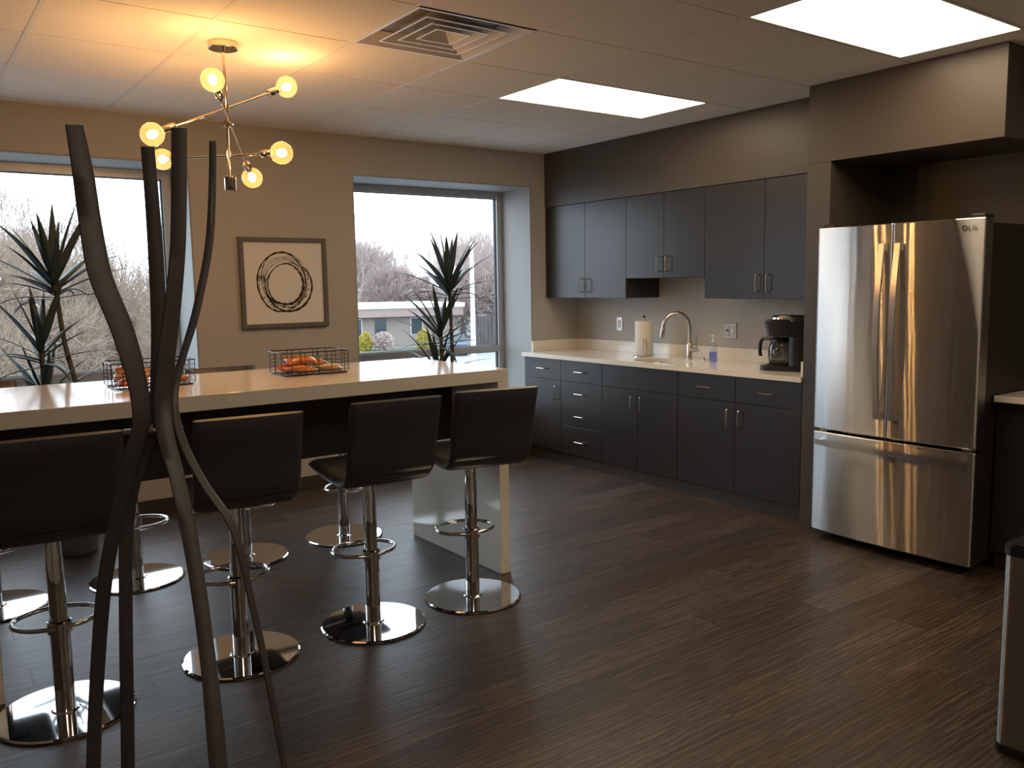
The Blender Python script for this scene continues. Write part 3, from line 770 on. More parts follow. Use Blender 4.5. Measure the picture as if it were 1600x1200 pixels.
obj('warming_plate', lathe(NB(), [(0, .035), (.07, .035), (.072, .041), (0, .042)], (-.07, 0, 0), 28), M['gasket'], t, True)
ca = obj('carafe', lathe(NB(), [(0, .043), (.062, .043), (.07, .055), (.075, .09), (.073, .14), (.06, .18), (.052, .195)], (-.07, 0, 0), 32), M['carafe'], t, True)
obj('carafe_band', lathe(NB(), [(.052, .182), (.060, .182), (.060, .205), (.05, .215), (0, .215)], (-.07, 0, 0), 32), M['black_plastic'], ca, True)
hp = [(-.125, .0, .198), (-.165, .0, .203), (-.190, .0, .185), (-.196, .0, .12), (-.190, .0, .085)]
bm = tube(NB(), smooth_path(hp, 4), .011, 8); obj('carafe_handle', bm, M['black_plastic'], ca, True)
bm = NB()
for k in range(9): box(bm, -.1515, -.150, .052-.011*k, .060-.011*k, .292, .300)
bp = obj('badge', bm, M['plate'], t)
t.location = (CX, CY, CT); t.rotation_euler.z = math.radians(-72); t.scale = (1.18, 1.18, 1.03)

# outlets
def outlet(yc, zc, w_, lab, n):
    t = thing('wall_outlet', lab, 'outlet', (XW, yc, zc-.06), group='wall outlets above the worktop')
    obj('plate', B(XW-.007, XW-.0005, yc-w_/2, yc+w_/2, zc-.062, zc+.062, .003), M['plate'], t)
    for k in range(n):
        y = yc+(k-(n-1)/2)*.048*-1
        s = obj('socket', B(XW-.011, XW-.006, y-.017, y+.017, zc-.034, zc+.034, .003), M['outlet'] if k == n-1 else M['plate'], t)
        if k == n-1:
            sl = NB()
            for zz in (-.018, .018):
                box(sl, XW-.0118, XW-.0108, y-.008, y-.005, zc+zz-.006, zc+zz+.006); box(sl, XW-.0118, XW-.0108, y+.005, y+.008, zc+zz-.006, zc+zz+.006)
            obj('slot', sl, M['gasket'], s)
        else:
            obj('knob', B(XW-.019, XW-.0105, y-.005, y+.005, zc-.004, zc+.012, .002), M['gasket'], s)
outlet(5.57, 1.19, .075, 'single metal wall outlet left of the paper towels', 1)
outlet(4.325, 1.17, .122, 'double metal wall plate with switch and socket above the soap bottle', 2)

# ---------------------------------------------------------------- fridge
FX0, FYA, FYB = 4.415, 2.052, 2.996       # door face x, near side, far side
FZT = 1.848
t = thing('fridge', 'large stainless french door fridge with bottom freezer drawer', 'fridge', (4.82, (FYA+FYB)/2, 0))
obj('case', B(FX0+.085, XW-.05, FYA+.015, FYB-.015, .045, FZT-.02, .004), M['fridge_case'], t)
obj('toe_grille', B(FX0+.10, FX0+.12, FYA+.03, FYB-.03, .012, .045), M['gasket'], t)
for y in (FYA+.06, FYB-.06):
    for x in (FX0+.14, XW-.12): obj('foot', lathe(NB(), [(0, 0), (.022, 0), (.022, .01), (.012, .014), (.012, .046), (0, .046)], (x, y, 0), 12), M['gasket'], t)
YM = (FYA+FYB)/2
def door_slab(y0, y1, z0, z1, yc, half):
    """door with gently bowed front; face at FX0 bowing"""
    bm = NB(); N = 14; A_ = []; 
    def xx(y, z): 
        u = (y-yc)/half
        edge = min(abs(y-y0), abs(y1-y)); e = .004*(1-min(1, edge/.008))**2
        return FX0 + .025*u*u - .025 + e
    ys = [y0, y0+.004, y0+.008, y0+.012]+[y0+.012+(y1-y0-.024)*k/N for k in range(1, N)]+[y1-.012, y1-.008, y1-.004, y1]
    zs = [z0, z0+.005, z0+.008, z0+.011]+[z0+.011+(z1-z0-.022)*k/6 for k in range(1, 6)]+[z1-.011, z1-.008, z1-.005, z1]
    grid = [[bm.verts.new((xx(y, z)+(.003 if z in (z0, z1) else 0), y, z)) for y in ys] for z in zs]
    for i in range(len(zs)-1):
        for j in range(len(ys)-1): bm.faces.new((grid[i][j], grid[i+1][j], grid[i+1][j+1], grid[i][j+1]))
    bk = FX0+.078
    b0 = [[bm.verts.new((bk, y, z)) for y in (y0, y1)] for z in (z0, z1)]
    bm.faces.new((b0[0][0], b0[0][1], b0[1][1], b0[1][0]))
    bm.faces.new([g for g in grid[0]]+[b0[0][1], b0[0][0]])
    bm.faces.new([g for g in grid[-1]][::-1]+[b0[1][0], b0[1][1]])
    bm.faces.new([grid[i][0] for i in range(len(zs))][::-1]+[b0[0][0], b0[1][0]])
    bm.faces.new([grid[i][-1] for i in range(len(zs))]+[b0[1][1], b0[0][1]])
    bmesh.ops.recalc_face_normals(bm, faces=bm.faces)
    return bm
ZSPL = .662
HB = FX0-.065
def bowed_handle(bm, y, z0, z1, w_=.032, th=.014):
    N = 18; rings = []
    for k in range(N+1):
        u = k/N; z = z0+(z1-z0)*u; b = math.sin(PI*u)
        x = FX0-.056 - .036*b
        rings.append([bm.verts.new(p) for p in ((x, y-w_/2, z), (x, y+w_/2, z), (x+th, y+w_/2, z), (x+th, y-w_/2, z))])
    for A_, C_ in zip(rings, rings[1:]):
        for k in range(4): bm.faces.new((A_[k], A_[(k+1) % 4], C_[(k+1) % 4], C_[k]))
    bm.faces.new(rings[0][::-1]); bm.faces.new(rings[-1])
    for zz in (z0+.02, z1-.02): box(bm, FX0-.050, FX0-.018, y-w_/2+.004, y+w_/2-.004, zz-.018, zz+.018)
    bmesh.ops.recalc_face_normals(bm, faces=bm.faces)
    return bm
for (a, b, hy, sgn) in ((YM+.002, FYB, YM+.045, 1), (FYA, YM-.002, YM-.045, -1)):
    d = obj('door', door_slab(a, b, ZSPL+.012, FZT, YM, (FYB-FYA)/2), M['steel'], t, 30)
    obj('handle', bowed_handle(NB(), hy, .78, 1.74), M['steel_plain'], d, 50)
    if sgn == -1:
        lg = NB(); yl, zl = FYA+.100, FZT-.048; xl = FX0-.0118
        tube(lg, [(xl, yl+.012*math.cos(a_), zl+.012*math.sin(a_)) for a_ in [2*PI*k/18 for k in range(18)]], .0016, 5, True)
        for (p, q) in (((-.022, .010), (-.022, -.010)), ((-.022, -.010), (-.034, -.010))): tube(lg, [(xl, yl+p[0], zl+p[1]), (xl, yl+q[0], zl+q[1])], .0016, 5)
        tube(lg, [(xl, yl-.050-.010*math.cos(a_)*1., zl+.010*math.sin(a_)) for a_ in [math.radians(k) for k in range(45, 361, 30)]], .0016, 5)
        tube(lg, [(xl, yl-.050, zl), (xl, yl-.060, zl)], .0016, 5)
        tube(lg, [(xl, yl+.004, zl+.004), (xl, yl+.004, zl-.005), (xl, yl-.003, zl-.005)], .0013, 5)
        obj('logo', lg, M['fridge_case'], d)
dw = obj('freezer_drawer', door_slab(FYA, FYB, .055, ZSPL-.006, YM, (FYB-FYA)/2), M['steel'], t, 30)
# drawer handle: horizontal bowed bar
bm = NB(); N = 20; rings = []
for k in range(N+1):
    u = k/N; y = FYA+.045+(FYB-FYA-.09)*u; x = FX0-.050-.030*math.sin(PI*u); z = .600
    rings.append([bm.verts.new(p) for p in ((x, y, z-.016), (x, y, z+.016), (x+.013, y, z+.014), (x+.013, y, z-.014))])
for A_, C_ in zip(rings, rings[1:]):
    for k in range(4): bm.faces.new((A_[k], A_[(k+1) % 4], C_[(k+1) % 4], C_[k]))
bm.faces.new(rings[0][::-1]); bm.faces.new(rings[-1])
for yy in (FYA+.06, FYB-.06): box(bm, FX0-.046, FX0-.002, yy-.016, yy+.016, .588, .612)
bmesh.ops.recalc_face_normals(bm, faces=bm.faces)
obj('handle', bm, M['steel_plain'], dw, 50)
for y in (FYA+.05, FYB-.05): obj('hinge_cover', B(FX0+.02, FX0+.12, y-.035, y+.035, FZT, FZT+.022, .006), M['fridge_case'], t)
bm = NB()
for y in (FYA+.03, FYB-.07): box(bm, FX0+.03, FX0+.08, y, y+.05, ZSPL-.004, ZSPL+.010)
obj('middle_hinge', bm, M['plate'], t)
obj('side_label', B(FX0+.27, FX0+.31, FYA+.0135, FYA+.0152, .21, .33), M['plate'], t)

# ---------------------------------------------------------------- right hand counter beyond the fridge
RY0, RY1 = -.6, 2.058
t = thing('side_cabinet', 'dark base cabinet right of the fridge', 'cabinet', (4.95, .7, 0))
obj('body', B(4.66, XW-.013, RY0, RY1, .10, .905), M['carcass'], t)
obj('toe_kick', B(4.70, XW-.013, RY0, RY1, 0, .10), M['baseboard'], t)
ys = [RY1, RY1-.55, RY1-1.1, RY1-1.65]
for a, b in zip(ys[1:], ys):
    front('drawer', a, b, .745, .905, 4.64, t, ('y', (a+b)/2, .83, .115)); front('door', a, b, .10, .745, 4.64, t, ('z', a+.05, .64, .115))
t = thing('side_worktop', 'short white quartz worktop right of the fridge', 'worktop', (4.95, .7, .906))
obj('slab', B(4.60, XW-.013, RY0, RY1, .906, .938, .002), M['quartz'], t)

# ---------------------------------------------------------------- trash can
TX0, TX1, TY0, TY1 = 2.826, 3.20, .78, 1.215
t = thing('trash_can', 'stainless step trash can with black lid at the right edge', 'trash can', ((TX0+TX1)/2, (TY0+TY1)/2, 0))
obj('body', prism(NB(), rrect(TX0, TX1, TY0, TY1, .035, 6), .03, .665, 'xy'), M['steel'], t, 35)
obj('foot_ring', prism(NB(), rrect(TX0-.004, TX1+.004, TY0-.004, TY1+.004, .037, 6), 0, .030, 'xy'), M['black_plastic'], t, 35)
bm = prism(NB(), rrect(TX0-.003, TX1+.003, TY0-.003, TY1+.003, .037, 6), .666, .703, 'xy')
bmesh.ops.bevel(bm, geom=[e for e in bm.edges if e.verts[0].co.z > .70 and e.verts[1].co.z > .70], offset=.008, segments=2, affect='EDGES')
obj('lid', bm, M['black_plastic'], t, 35)
obj('pedal', B(2.95, 3.07, TY1+.002, TY1+.048, .02, .04, .006, 2), M['black_plastic'], t)

# ---------------------------------------------------------------- bar island
IX0, IX1, IY0, IY1, IZ = .169, 2.607, 3.619, 4.573, 1.112
t = thing('bar_table', 'long white waterfall bar table with dark centre panel', 'bar table', ((IX0+IX1)/2, (IY0+IY1)/2, 0))
obj('top', B(IX0, IX1, IY0, IY1, IZ-.066, IZ, .0025, 2), M['quartz'], t)
for x in (IX0, IX1-.063):
    obj('end_panel', B(x, x+.063, IY0+.0005, IY1-.0005, 0, IZ-.0665, .002), M['quartz'], t)
obj('centre_panel', B(IX0+.0635, IX1-.0635, 4.075, 4.115, .685, IZ-.067), M['laminate'], t)

# ---------------------------------------------------------------- bar stools
def make_stool(h=0.0):
    """local origin at the floor under the post; backrest towards -Y"""
    t = thing('bar_stool', 'x', 'bar stool', (0, 0, 0), group='black bar stools around the bar table', world=False)
    obj('base', lathe(NB(), [(0, 0), (.232, 0), (.240, .004), (.240, .008), (.233, .0125), (.05, .0135), (.044, .019), (.0, .019)], (0, 0, 0), 72), M['chrome'], t, 15)
    obj('post', lathe(NB(), [(.034, .018), (.034, .335), (.030, .337), (.030, .60), (.028, .605), (.028, .70)], (0, 0, 0), 32), M['chrome'], t, True)
    ft = obj('foot_ring', tube(NB(), [(.148*math.cos(a), .092+.122*math.sin(a), .335) for a in [2*PI*k/40 for k in range(40)]], .009, 10, True), M['chrome'], t, True)
    obj('collar', lathe(NB(), [(.0345, .308), (.042, .311), (.042, .352), (.0345, .355)], (0, 0, 0), 28), M['chrome'], ft, True)
    obj('mount_plate', B(-.09, .09, -.09, .09, .685, .698, .003), M['gasket'], t)
    # L profile shell (y, z): seat then curve up to the back
    W = .205
    inner = [(.205, .765), (.19, .772), (.10, .757), (0, .750), (-.12, .752), (-.185, .762)]
    cl = smooth_path([(.215, .742, 0), (.16, .738, 0), (.05, .726, 0), (-.08, .722, 0), (-.18, .727, 0), (-.245, .757, 0), (-.272, .82, 0), (-.288, .90, 0), (-.312, .99, 0), (-.345, 1.085, 0)], 3)
    th = .028
    def shell(pts, x0, x1, th, bulge=.006):
        bm = NB(); n = len(pts); xs_ = [x0, x0+.012, x0+.03, (x0+x1)/2, x1-.03, x1-.012, x1]
        up, dn = [], []
        for i, p in enumerate(pts):
            a = pts[max(i-1, 0)]; b = pts[min(i+1, n-1)]; tt = Vector((b.x-a.x, b.y-a.y)).normalized(); nn = Vector((tt.y, -tt.x))
            r1, r2 = [], []
            endf = min(i, n-1-i); ef = [.35, .8, 1][min(endf, 2)]
            for j, x in enumerate(xs_):
                jf = [.25, .8, 1, 1.08, 1, .8, .25][j]*ef
                r1.append(bm.verts.new((x, p.x+nn.x*th*jf, p.y+nn.y*th*jf))); r2.append(bm.verts.new((x, p.x-nn.x*th*jf, p.y-nn.y*th*jf)))
            up.append(r1); dn.append(r2)
        m_ = len(xs_)
        for i in range(n-1):
            for j in range(m_-1):
                bm.faces.new((up[i][j], up[i][j+1], up[i+1][j+1], up[i+1][j])); bm.faces.new((dn[i][j+1], dn[i][j], dn[i+1][j], dn[i+1][j+1]))
            bm.faces.new((up[i][0], up[i+1][0], dn[i+1][0], dn[i][0])); bm.faces.new((up[i][-1], dn[i][-1], dn[i+1][-1], up[i+1][-1]))
        for j in range(m_-1):
            bm.faces.new((up[0][j+1], up[0][j], dn[0][j], dn[0][j+1])); bm.faces.new((up[-1][j], up[-1][j+1], dn[-1][j+1], dn[-1][j]))
        bmesh.ops.recalc_face_normals(bm, faces=bm.faces)
        return bm
    k = 16
    obj('seat', shell(cl[:k], -W, W, th), M['leather'], t, 50)
    obj('backrest', shell(cl[k-1:], -W, W, th*.92), M['leather'], t, 50)
    lv = obj('height_lever', tube(NB(), [(0.02, 0, .67), (.10, .03, .665), (.19, .06, .66)], .005, 8), M['chrome'], t, True)
    return t
st = make_stool(); kids_of(st)
ST = [(2.244, 3.444, -11, 0, 'black low-backed bar stool nearest the kitchen cabinets, camera side of the bar'),
      (1.693, 3.446, -4, 0, 'black bar stool on the camera side, second from the white end panel'),
      (1.090, 3.480, -5, -.01, 'black bar stool on the camera side, just right of the dark sculpture'),
      (.407, 3.408, -2, 0, 'black bar stool on the camera side, leftmost, behind the dark sculpture legs'),
      (2.190, 4.827, 180, -.10, 'black bar stool on the window side, nearest the white end panel'),
      (1.559, 4.801, 177, 0, 'black bar stool on the window side, its back top showing below the framed art'),
      (.962, 4.795, 182, -.03, 'black bar stool on the window side, its base seen just left of the sculpture'),
      (.300, 4.790, 180, .005, 'black bar stool on the window side, furthest left')]
for i, (x, y, rz, dz, lab) in enumerate(ST):
    o = st if i == 0 else copy_tree(st)
    o.location = (x, y, 0); o.rotation_euler.z = math.radians(rz); o['label'] = lab
    if dz:
        for c in (o.children if i else KIDS[o]): pass
        STZ = [c for c in bpy.data.objects if c.parent == o and c.name.split('.')[0] in ('seat', 'backrest', 'mount_plate', 'height_lever')]
        for c in STZ: c.location.z += dz

# ---------------------------------------------------------------- sculpture of four bent strips
S = {
'S1': ([(0.376, 2.21, 1.931), (0.383, 2.191, 1.833), (0.387, 2.17, 1.71), (0.396, 2.145, 1.588), (0.428, 2.117, 1.466), (0.449, 2.096, 1.341), (0.452, 2.093, 1.247), (0.427, 2.123, 1.153), (0.393, 2.184, 0.979), (0.367, 2.239, 0.799), (0.34, 2.281, 0.523), (0.324, 2.292, 0.34), (.300, 2.33, .004)], [.037, .044, .047, .050, .050, .042, .040, .037, .034, .034, .033, .033, .033], .022),
'S2': ([(0.573, 2.376, 1.921), (0.566, 2.338, 1.795), (0.555, 2.289, 1.657), (0.537, 2.221, 1.523), (0.516, 2.155, 1.396), (0.489, 2.117, 1.254), (0.449, 2.153, 1.13), (0.424, 2.198, 0.97), (0.41, 2.219, 0.705), (0.401, 2.27, 0.322), (.39, 2.32, .004)], [.033, .034, .036, .036, .038, .037, .034, .031, .031, .032, .032], .022),
'S3': ([(0.57, 2.067, 1.92), (0.557, 2.054, 1.768), (0.545, 2.046, 1.647), (0.529, 2.052, 1.524), (0.509, 2.061, 1.401), (0.494, 2.067, 1.278), (0.491, 2.019, 1.191), (0.496, 1.981, 1.126), (0.504, 1.912, 0.943), (0.5, 1.834, 0.732), (0.489, 1.763, 0.531), (.47, 1.62, .004)], [.034, .034, .034, .036, .040, .038, .036, .033, .033, .033, .038, .040], .022),
'S4': ([(0.678, 2.175, 1.914), (0.666, 2.164, 1.783), (0.642, 2.137, 1.652), (0.602, 2.11, 1.522), (0.581, 2.105, 1.459), (0.557, 2.101, 1.396), (0.535, 2.095, 1.334), (0.522, 2.07, 1.267), (0.535, 2.048, 1.181), (0.567, 2.011, 1.09), (0.612, 1.964, 0.989), (0.631, 1.927, 0.829), (0.646, 1.893, 0.668), (0.663, 1.846, 0.427), (.69, 1.78, .004)], [.016, .018, .019, .019, .019, .018, .019, .018, .018, .018, .019, .016, .016, .015, .015], .034)}
t = thing('strip_sculpture', 'tall floor sculpture of four bent dark wooden strips', 'sculpture', (.48, 2.07, 0))
side = Vector((.95, -.28, 0)).normalized(); dep = Vector((.28, .95, 0)).normalized()
for key, (pts, ws, th) in S.items():
    sub = 4; P = smooth_path(pts, sub); Wd = [w_.x for w_ in smooth_path([(a, 0, 0) for a in ws], sub)]
    bm = NB(); rings = []
    for p, w_ in zip(P, Wd):
        h = w_/2; b_ = .003
        c_ = [(-h+b_, -th/2), (h-b_, -th/2), (h, -th/2+b_), (h, th/2-b_), (h-b_, th/2), (-h+b_, th/2), (-h, th/2-b_), (-h, -th/2+b_)]
        rings.append([bm.verts.new(p+side*a+dep*b) for a, b in c_])
    for A_, C_ in zip(rings, rings[1:]):
        for k in range(8): bm.faces.new((A_[k], A_[(k+1) % 8], C_[(k+1) % 8], C_[k]))
    bm.faces.new(rings[0]); bm.faces.new(rings[-1][::-1])
    bmesh.ops.recalc_face_normals(bm, faces=bm.faces)
    obj('strip', bm, M['sculpt'], t, 45)
c0 = Vector((.487, 2.09, 1.225))
obj('bolt', tube(NB(), [c0-side*.075, c0+side*.055], .006, 10), M['chrome'], t, True)
c1 = c0+Vector((0, 0, .006))
obj('spacer', tube(NB(), [c1-side*.026, c1-side*.010], .011, 12), M['chrome'], t, True)
obj('spacer', tube(NB(), [c1+side*.022, c1+side*.034], .009, 12), M['chrome'], t, True)

# ---------------------------------------------------------------- chandelier
RX, RY = 1.380, 4.19
t = thing('chandelier', 'six-bulb brass-toned chandelier with three crossed arms over the bar', 'chandelier', (RX, RY, 2.03))
obj('canopy', lathe(NB(), [(0, ZC-.032), (.066, ZC-.032), (.070, ZC-.028), (.070, ZC-.002), (0, ZC-.002)], (RX, RY, 0), 36), M['lamp_metal'], t, True)
obj('rod', tube(NB(), [(RX, RY, ZC-.03), (RX, RY, 2.09)], .0075, 12), M['lamp_metal'], t, True)
obj('bottom_cap', lathe(NB(), [(0, 2.028), (.026, 2.028), (.027, 2.030), (.027, 2.093), (.025, 2.095), (0, 2.095)], (RX, RY, 0), 24), M['lamp_metal'], t, True)
obj('collar', lathe(NB(), [(0, 2.333), (.034, 2.333), (.034, 2.341), (0, 2.341)], (RX, RY, 0), 24), M['lamp_metal'], t, True)
GR = .053
ARMS = [((1.014, 4.11, 2.249), (1.723, 4.277, 2.572)), ((1.253, 3.971, 2.488), (1.592, 4.478, 2.132)), ((1.181, 4.616, 2.215), (1.55, 3.945, 2.187))]
for A_, C_ in ARMS:
    A_, C_ = Vector(A_), Vector(C_); d = (C_-A_).normalized()
    arm = obj('arm', tube(NB(), [A_+d*.115, C_-d*.115], .0055, 10), M['lamp_metal'], t, True)
    # hub block where the arm passes the rod
    s = max(0, min(1, (Vector((RX, RY, 0))-Vector((A_.x, A_.y, 0))).dot(Vector((d.x, d.y, 0)))/Vector((d.x, d.y, 0)).length_squared))
    hb = A_+d*s
    obj('hub', lathe(NB(), [(0, -.016), (.014, -.016), (.014, .016), (0, .016)], (RX, RY, hb.z), 16), M['lamp_metal'], arm, True)
    for e, dd in ((A_, -d), (C_, d)):
        so = obj('socket', lathe(NB(), [(0, -.122), (.016, -.122), (.019, -.118), (.019, -.066), (.016, -.060), (.012, -.050), (0, -.050)], e, 20, dd), M['lamp_metal'], t, True)
        bm = NB(); prof = [(.013, -GR-.006), (.014, -GR+.004)]+[(GR*math.cos(a), GR*math.sin(a)) for a in [math.radians(x) for x in range(-70, 91, 10)]]
        prof[-1] = (0, GR)
        bu = obj('bulb', lathe(bm, prof, e, 28, dd), M['globe'], t, True)
        bm = lathe(NB(), [(0, -.028), (.013, -.020), (.018, -.006), (.018, .006), (.013, .018), (0, .026)], e, 14, dd)
        obj('filament', bm, M['filament'], bu, True)

# ---------------------------------------------------------------- framed art
AX0, AX1, AZ0, AZ1 = 2.052, 2.722, 1.262, 1.925
t = thing('framed_art', 'square framed ink drawing of overlapping rings between the windows', 'picture', ((AX0+AX1)/2, YW, AZ0))
f = .032
bm = NB()
for p in ((AX0, AX0+f, AZ0, AZ1), (AX1-f, AX1, AZ0, AZ1), (AX0+f, AX1-f, AZ0, AZ0+f), (AX0+f, AX1-f, AZ1-f, AZ1)):
    box(bm, p[0], p[1], YW-.032, YW-.001, p[2], p[3], .002)
obj('frame', bm, M['frame'], t)
obj('paper', B(AX0+f, AX1-f, YW-.014, YW-.004, AZ0+f, AZ1-f), M['art_paper'], t)
rnd = random.Random(5)
acx, acz = (AX0+AX1)/2-.006, (AZ0+AZ1)/2
sc_ = (AX1-AX0)/1060.                            # drawing units as in the frame
def U(px, py): return (AX0+(px-80)*sc_*1.01, AZ1-(py-80)*sc_*1.0)
bm = NB()
def stroke(cx, cy, rx, ry, rot, wmin, wmax, a0=0, a1=360, ph=0, wob=.012):
    n = 90; prev = None
    k1, k2 = rnd.uniform(0, 6), rnd.uniform(0, 6)
    for i in range(n+1):
        a = math.radians(a0+(a1-a0)*i/n); wv_ = 1+wob*math.sin(3*a+k1)+wob*.6*math.sin(5*a+k2)
        x = rx*math.cos(a)*wv_; y = ry*math.sin(a)*wv_
        X = cx+x*math.cos(rot)-y*math.sin(rot); Yy = cy+x*math.sin(rot)+y*math.cos(rot)
        wd = (wmin+(wmax-wmin)*(.5+.5*math.cos(a-ph)))*(1+.25*math.sin(17*a+k1))
        nx, ny = math.cos(a+rot), math.sin(a+rot)
        p, q = U(X-nx*wd, Yy-ny*wd), U(X+nx*wd, Yy+ny*wd)
        cur = (bm.verts.new((p[0], YW-.0155, p[1])), bm.verts.new((q[0], YW-.0155, q[1])), bm.verts.new((p[0], YW-.0143, p[1])), bm.verts.new((q[0], YW-.0143, q[1])))
        if prev:
            bm.faces.new((prev[0], cur[0], cur[1], prev[1])); bm.faces.new((prev[2], cur[2], cur[0], prev[0])); bm.faces.new((prev[1], cur[1], cur[3], prev[3]))
        prev = cur
stroke(572, 590, 290, 350, .12, 4, 9, ph=2.5)
stroke(660, 655, 278, 285, .3, 3, 9, ph=1.0)
stroke(600, 575, 262, 325, -.3, 3, 7, ph=0)
stroke(616, 622, 214, 238, .1, 5, 14, ph=.6)
stroke(600, 600, 235, 258, .2, 2, 5, ph=2.)
stroke(590, 600, 250, 280, -.1, 2, 4, ph=0, a0=90, a1=330)
stroke(655, 640, 285, 295, .2, 3, 7, ph=.9, a0=-60, a1=160)
stroke(575, 590, 270, 300, .5, 1.5, 3.5, a0=130, a1=320)
for k in range(150):
    a = rnd.choice([rnd.gauss(.05, .35), rnd.gauss(2.2, .2), rnd.gauss(1.2, .4), rnd.gauss(3.3, .1)]); r = rnd.gauss(285, 28)
    X, Yy = 605+r*math.cos(a)*.95, 600+r*math.sin(a)*1.05; q = rnd.uniform(3, 11)
    c = U(X, Yy); vs2 = []
    for j in range(6):
        b = 2*PI*j/6; vs2.append(bm.verts.new((c[0]+q*sc_*math.cos(b)*rnd.uniform(.6, 1.2), YW-.0156, c[1]+q*sc_*math.sin(b)*rnd.uniform(.6, 1.2))))
    bm.faces.new(vs2)
obj('ink_drawing', bm, M['ink'], t)

# ---------------------------------------------------------------- wire baskets and snack bags
M['bag_a'] = mat('orange_snack_bag', (.66, .17, .04), .25, noise=.95, nscale=14)
M['bag_b'] = mat('tan_snack_bag', (.60, .42, .25), .28, noise=.5, nscale=16)
M['bag_c'] = mat('red_orange_snack_bag', (.55, .07, .03), .28, noise=.6, nscale=20)
def basket(x0, x1, y0, y1, lab, rz):
    t = thing('wire_basket', lab, 'basket', ((x0+x1)/2, (y0+y1)/2, IZ), group='wire snack baskets on the bar table', world=False)
    hx, hy, H_ = (x1-x0)/2, (y1-y0)/2, .118
    ro = [(x, y) for x, y in rrect(-hx, hx, -hy, hy, .03, 4)]; ri = rrect(-hx+.012, hx-.012, -hy+.012, hy-.012, .025, 4)
    bm = tube(NB(), [(x, y, H_) for x, y in ro], .0030, 6, True)
    obj('rim', bm, M['wire'], t, True)
    obj('bottom_ring', tube(NB(), [(x, y, .0035) for x, y in ri], .0026, 6, True), M['wire'], t, True)
    bm = NB()
    for z in (.022, .04, .058, .076, .097):
        tube(bm, [(x*.995, y*.995, z) for x, y in ro], .0011, 4, True)
    for k in range(5):
        x = -hx+.04+(2*hx-.08)*k/4
        tube(bm, [(x, -hy, H_), (x, -hy, .015), (x, -hy+.012, .004), (x, hy-.012, .004), (x, hy, .015), (x, hy, H_)], .0018, 5)
    for k in range(3):
        y = -hy+.04+(2*hy-.08)*k/2
        tube(bm, [(-hx, y, H_), (-hx, y, .015), (-hx+.012, y, .004), (hx-.012, y, .004), (hx, y, .015), (hx, y, H_)], .0018, 5)
    obj('wire_grid', bm, M['wire'], t, kind='stuff')
    for s in (-1, 1):
        pts = [(s*hx*.15-.07+.0*s, s*(hy+.004), H_), (s*hx*.15-.07, s*(hy+.008), H_-.045)]+[(s*hx*.15-.07*math.cos(a), s*(hy+.008), H_-.045-.022*math.sin(a)) for a in [PI*i/8 for i in range(1, 8)]]+[(s*hx*.15+.07, s*(hy+.008), H_-.045), (s*hx*.15+.07, s*(hy+.004), H_)]
        obj('handle', tube(NB(), pts, .0024, 6), M['wire'], t, True)
    t.rotation_euler.z = rz
    return t
b2 = ((1.552, 1.915, 4.045, 4.285)); b1 = ((.770, 1.135, 4.055, 4.295))
basket(*b2, 'open black wire basket of orange snack bags below the framed art', 0)
basket(*b1, 'open black wire basket of snack bags partly hidden by the dark sculpture', 0)
def bag(x, y, z, L, W_, rot, m, lab, grp):
    bm = NB(); nx, ny = 12, 8; rd = random.Random(int(x*1000+y*77)); top, bot = [], []
    for i in range(nx+1):
        r1, r2 = [], []
        for j in range(ny+1):
            u, v = i/nx*2-1, j/ny*2-1
            puff = max(0, (1-abs(u)**2.4))*max(0, (1-abs(v)**2.2)); h = .022*puff+rd.uniform(-.0035, .0035)*(puff > .05)
            xx = u*L/2*(1-.04*v*v); yy = v*W_/2*(1-.12*(1-u*u)+.06*abs(u)**3)
            r1.append(bm.verts.new((xx, yy, h+.0006))); r2.append(bm.verts.new((xx, yy, -h*.8-.0006)))
        top.append(r1); bot.append(r2)
    for i in range(nx):
        for j in range(ny):
            bm.faces.new((top[i][j], top[i+1][j], top[i+1][j+1], top[i][j+1])); bm.faces.new((bot[i][j+1], bot[i+1][j+1], bot[i+1][j], bot[i][j]))
    for i in range(nx):
        bm.faces.new((top[i][0], bot[i][0], bot[i+1][0], top[i+1][0])); bm.faces.new((top[i+1][ny], bot[i+1][ny], bot[i][ny], top[i][ny]))
    for j in range(ny):
        bm.faces.new((top[0][j+1], bot[0][j+1], bot[0][j], top[0][j])); bm.faces.new((top[nx][j], bot[nx][j], bot[nx][j+1], top[nx][j+1]))
    me = bpy.data.meshes.new('snack_bag'); bm.to_mesh(me); bm.free(); me.materials.append(M[m])
    for p in me.polygons: p.use_smooth = True
    o = bpy.data.objects.new('snack_bag', me); COL.objects.link(o); o.location = (x, y, z); o.rotation_euler = rot
    tag(o, lab, 'snack bag', grp)
G2, G1 = 'snack bags in the basket below the art', 'snack bags in the basket behind the sculpture'
bag(1.66, 4.10, IZ+.030, .15, .10, (.05, .08, .15), 'bag_a', 'orange snack bag at the front left of the basket below the art', G2)
bag(1.81, 4.10, IZ+.030, .15, .10, (-.1, .12, -.25), 'bag_b', 'tan and orange snack bag at the front right of the basket below the art', G2)
bag(1.65, 4.21, IZ+.034, .15, .11, (.1, -.1, .3), 'bag_c', 'red snack bag at the back left of the basket below the art', G2)
bag(1.68, 4.15, IZ+.072, .15, .10, (.25, -.05, -.1), 'bag_a', 'orange snack bag lying on top of the others below the art', G2)
bag(1.82, 4.22, IZ+.040, .14, .10, (.2, .2, .5), 'bag_a', 'orange snack bag at the back right of the basket below the art', G2)
bag(.86, 4.11, IZ+.030, .14, .10, (.1, -.12, .2), 'bag_c', 'red orange snack bag at the front left of the basket behind the sculpture', G1)
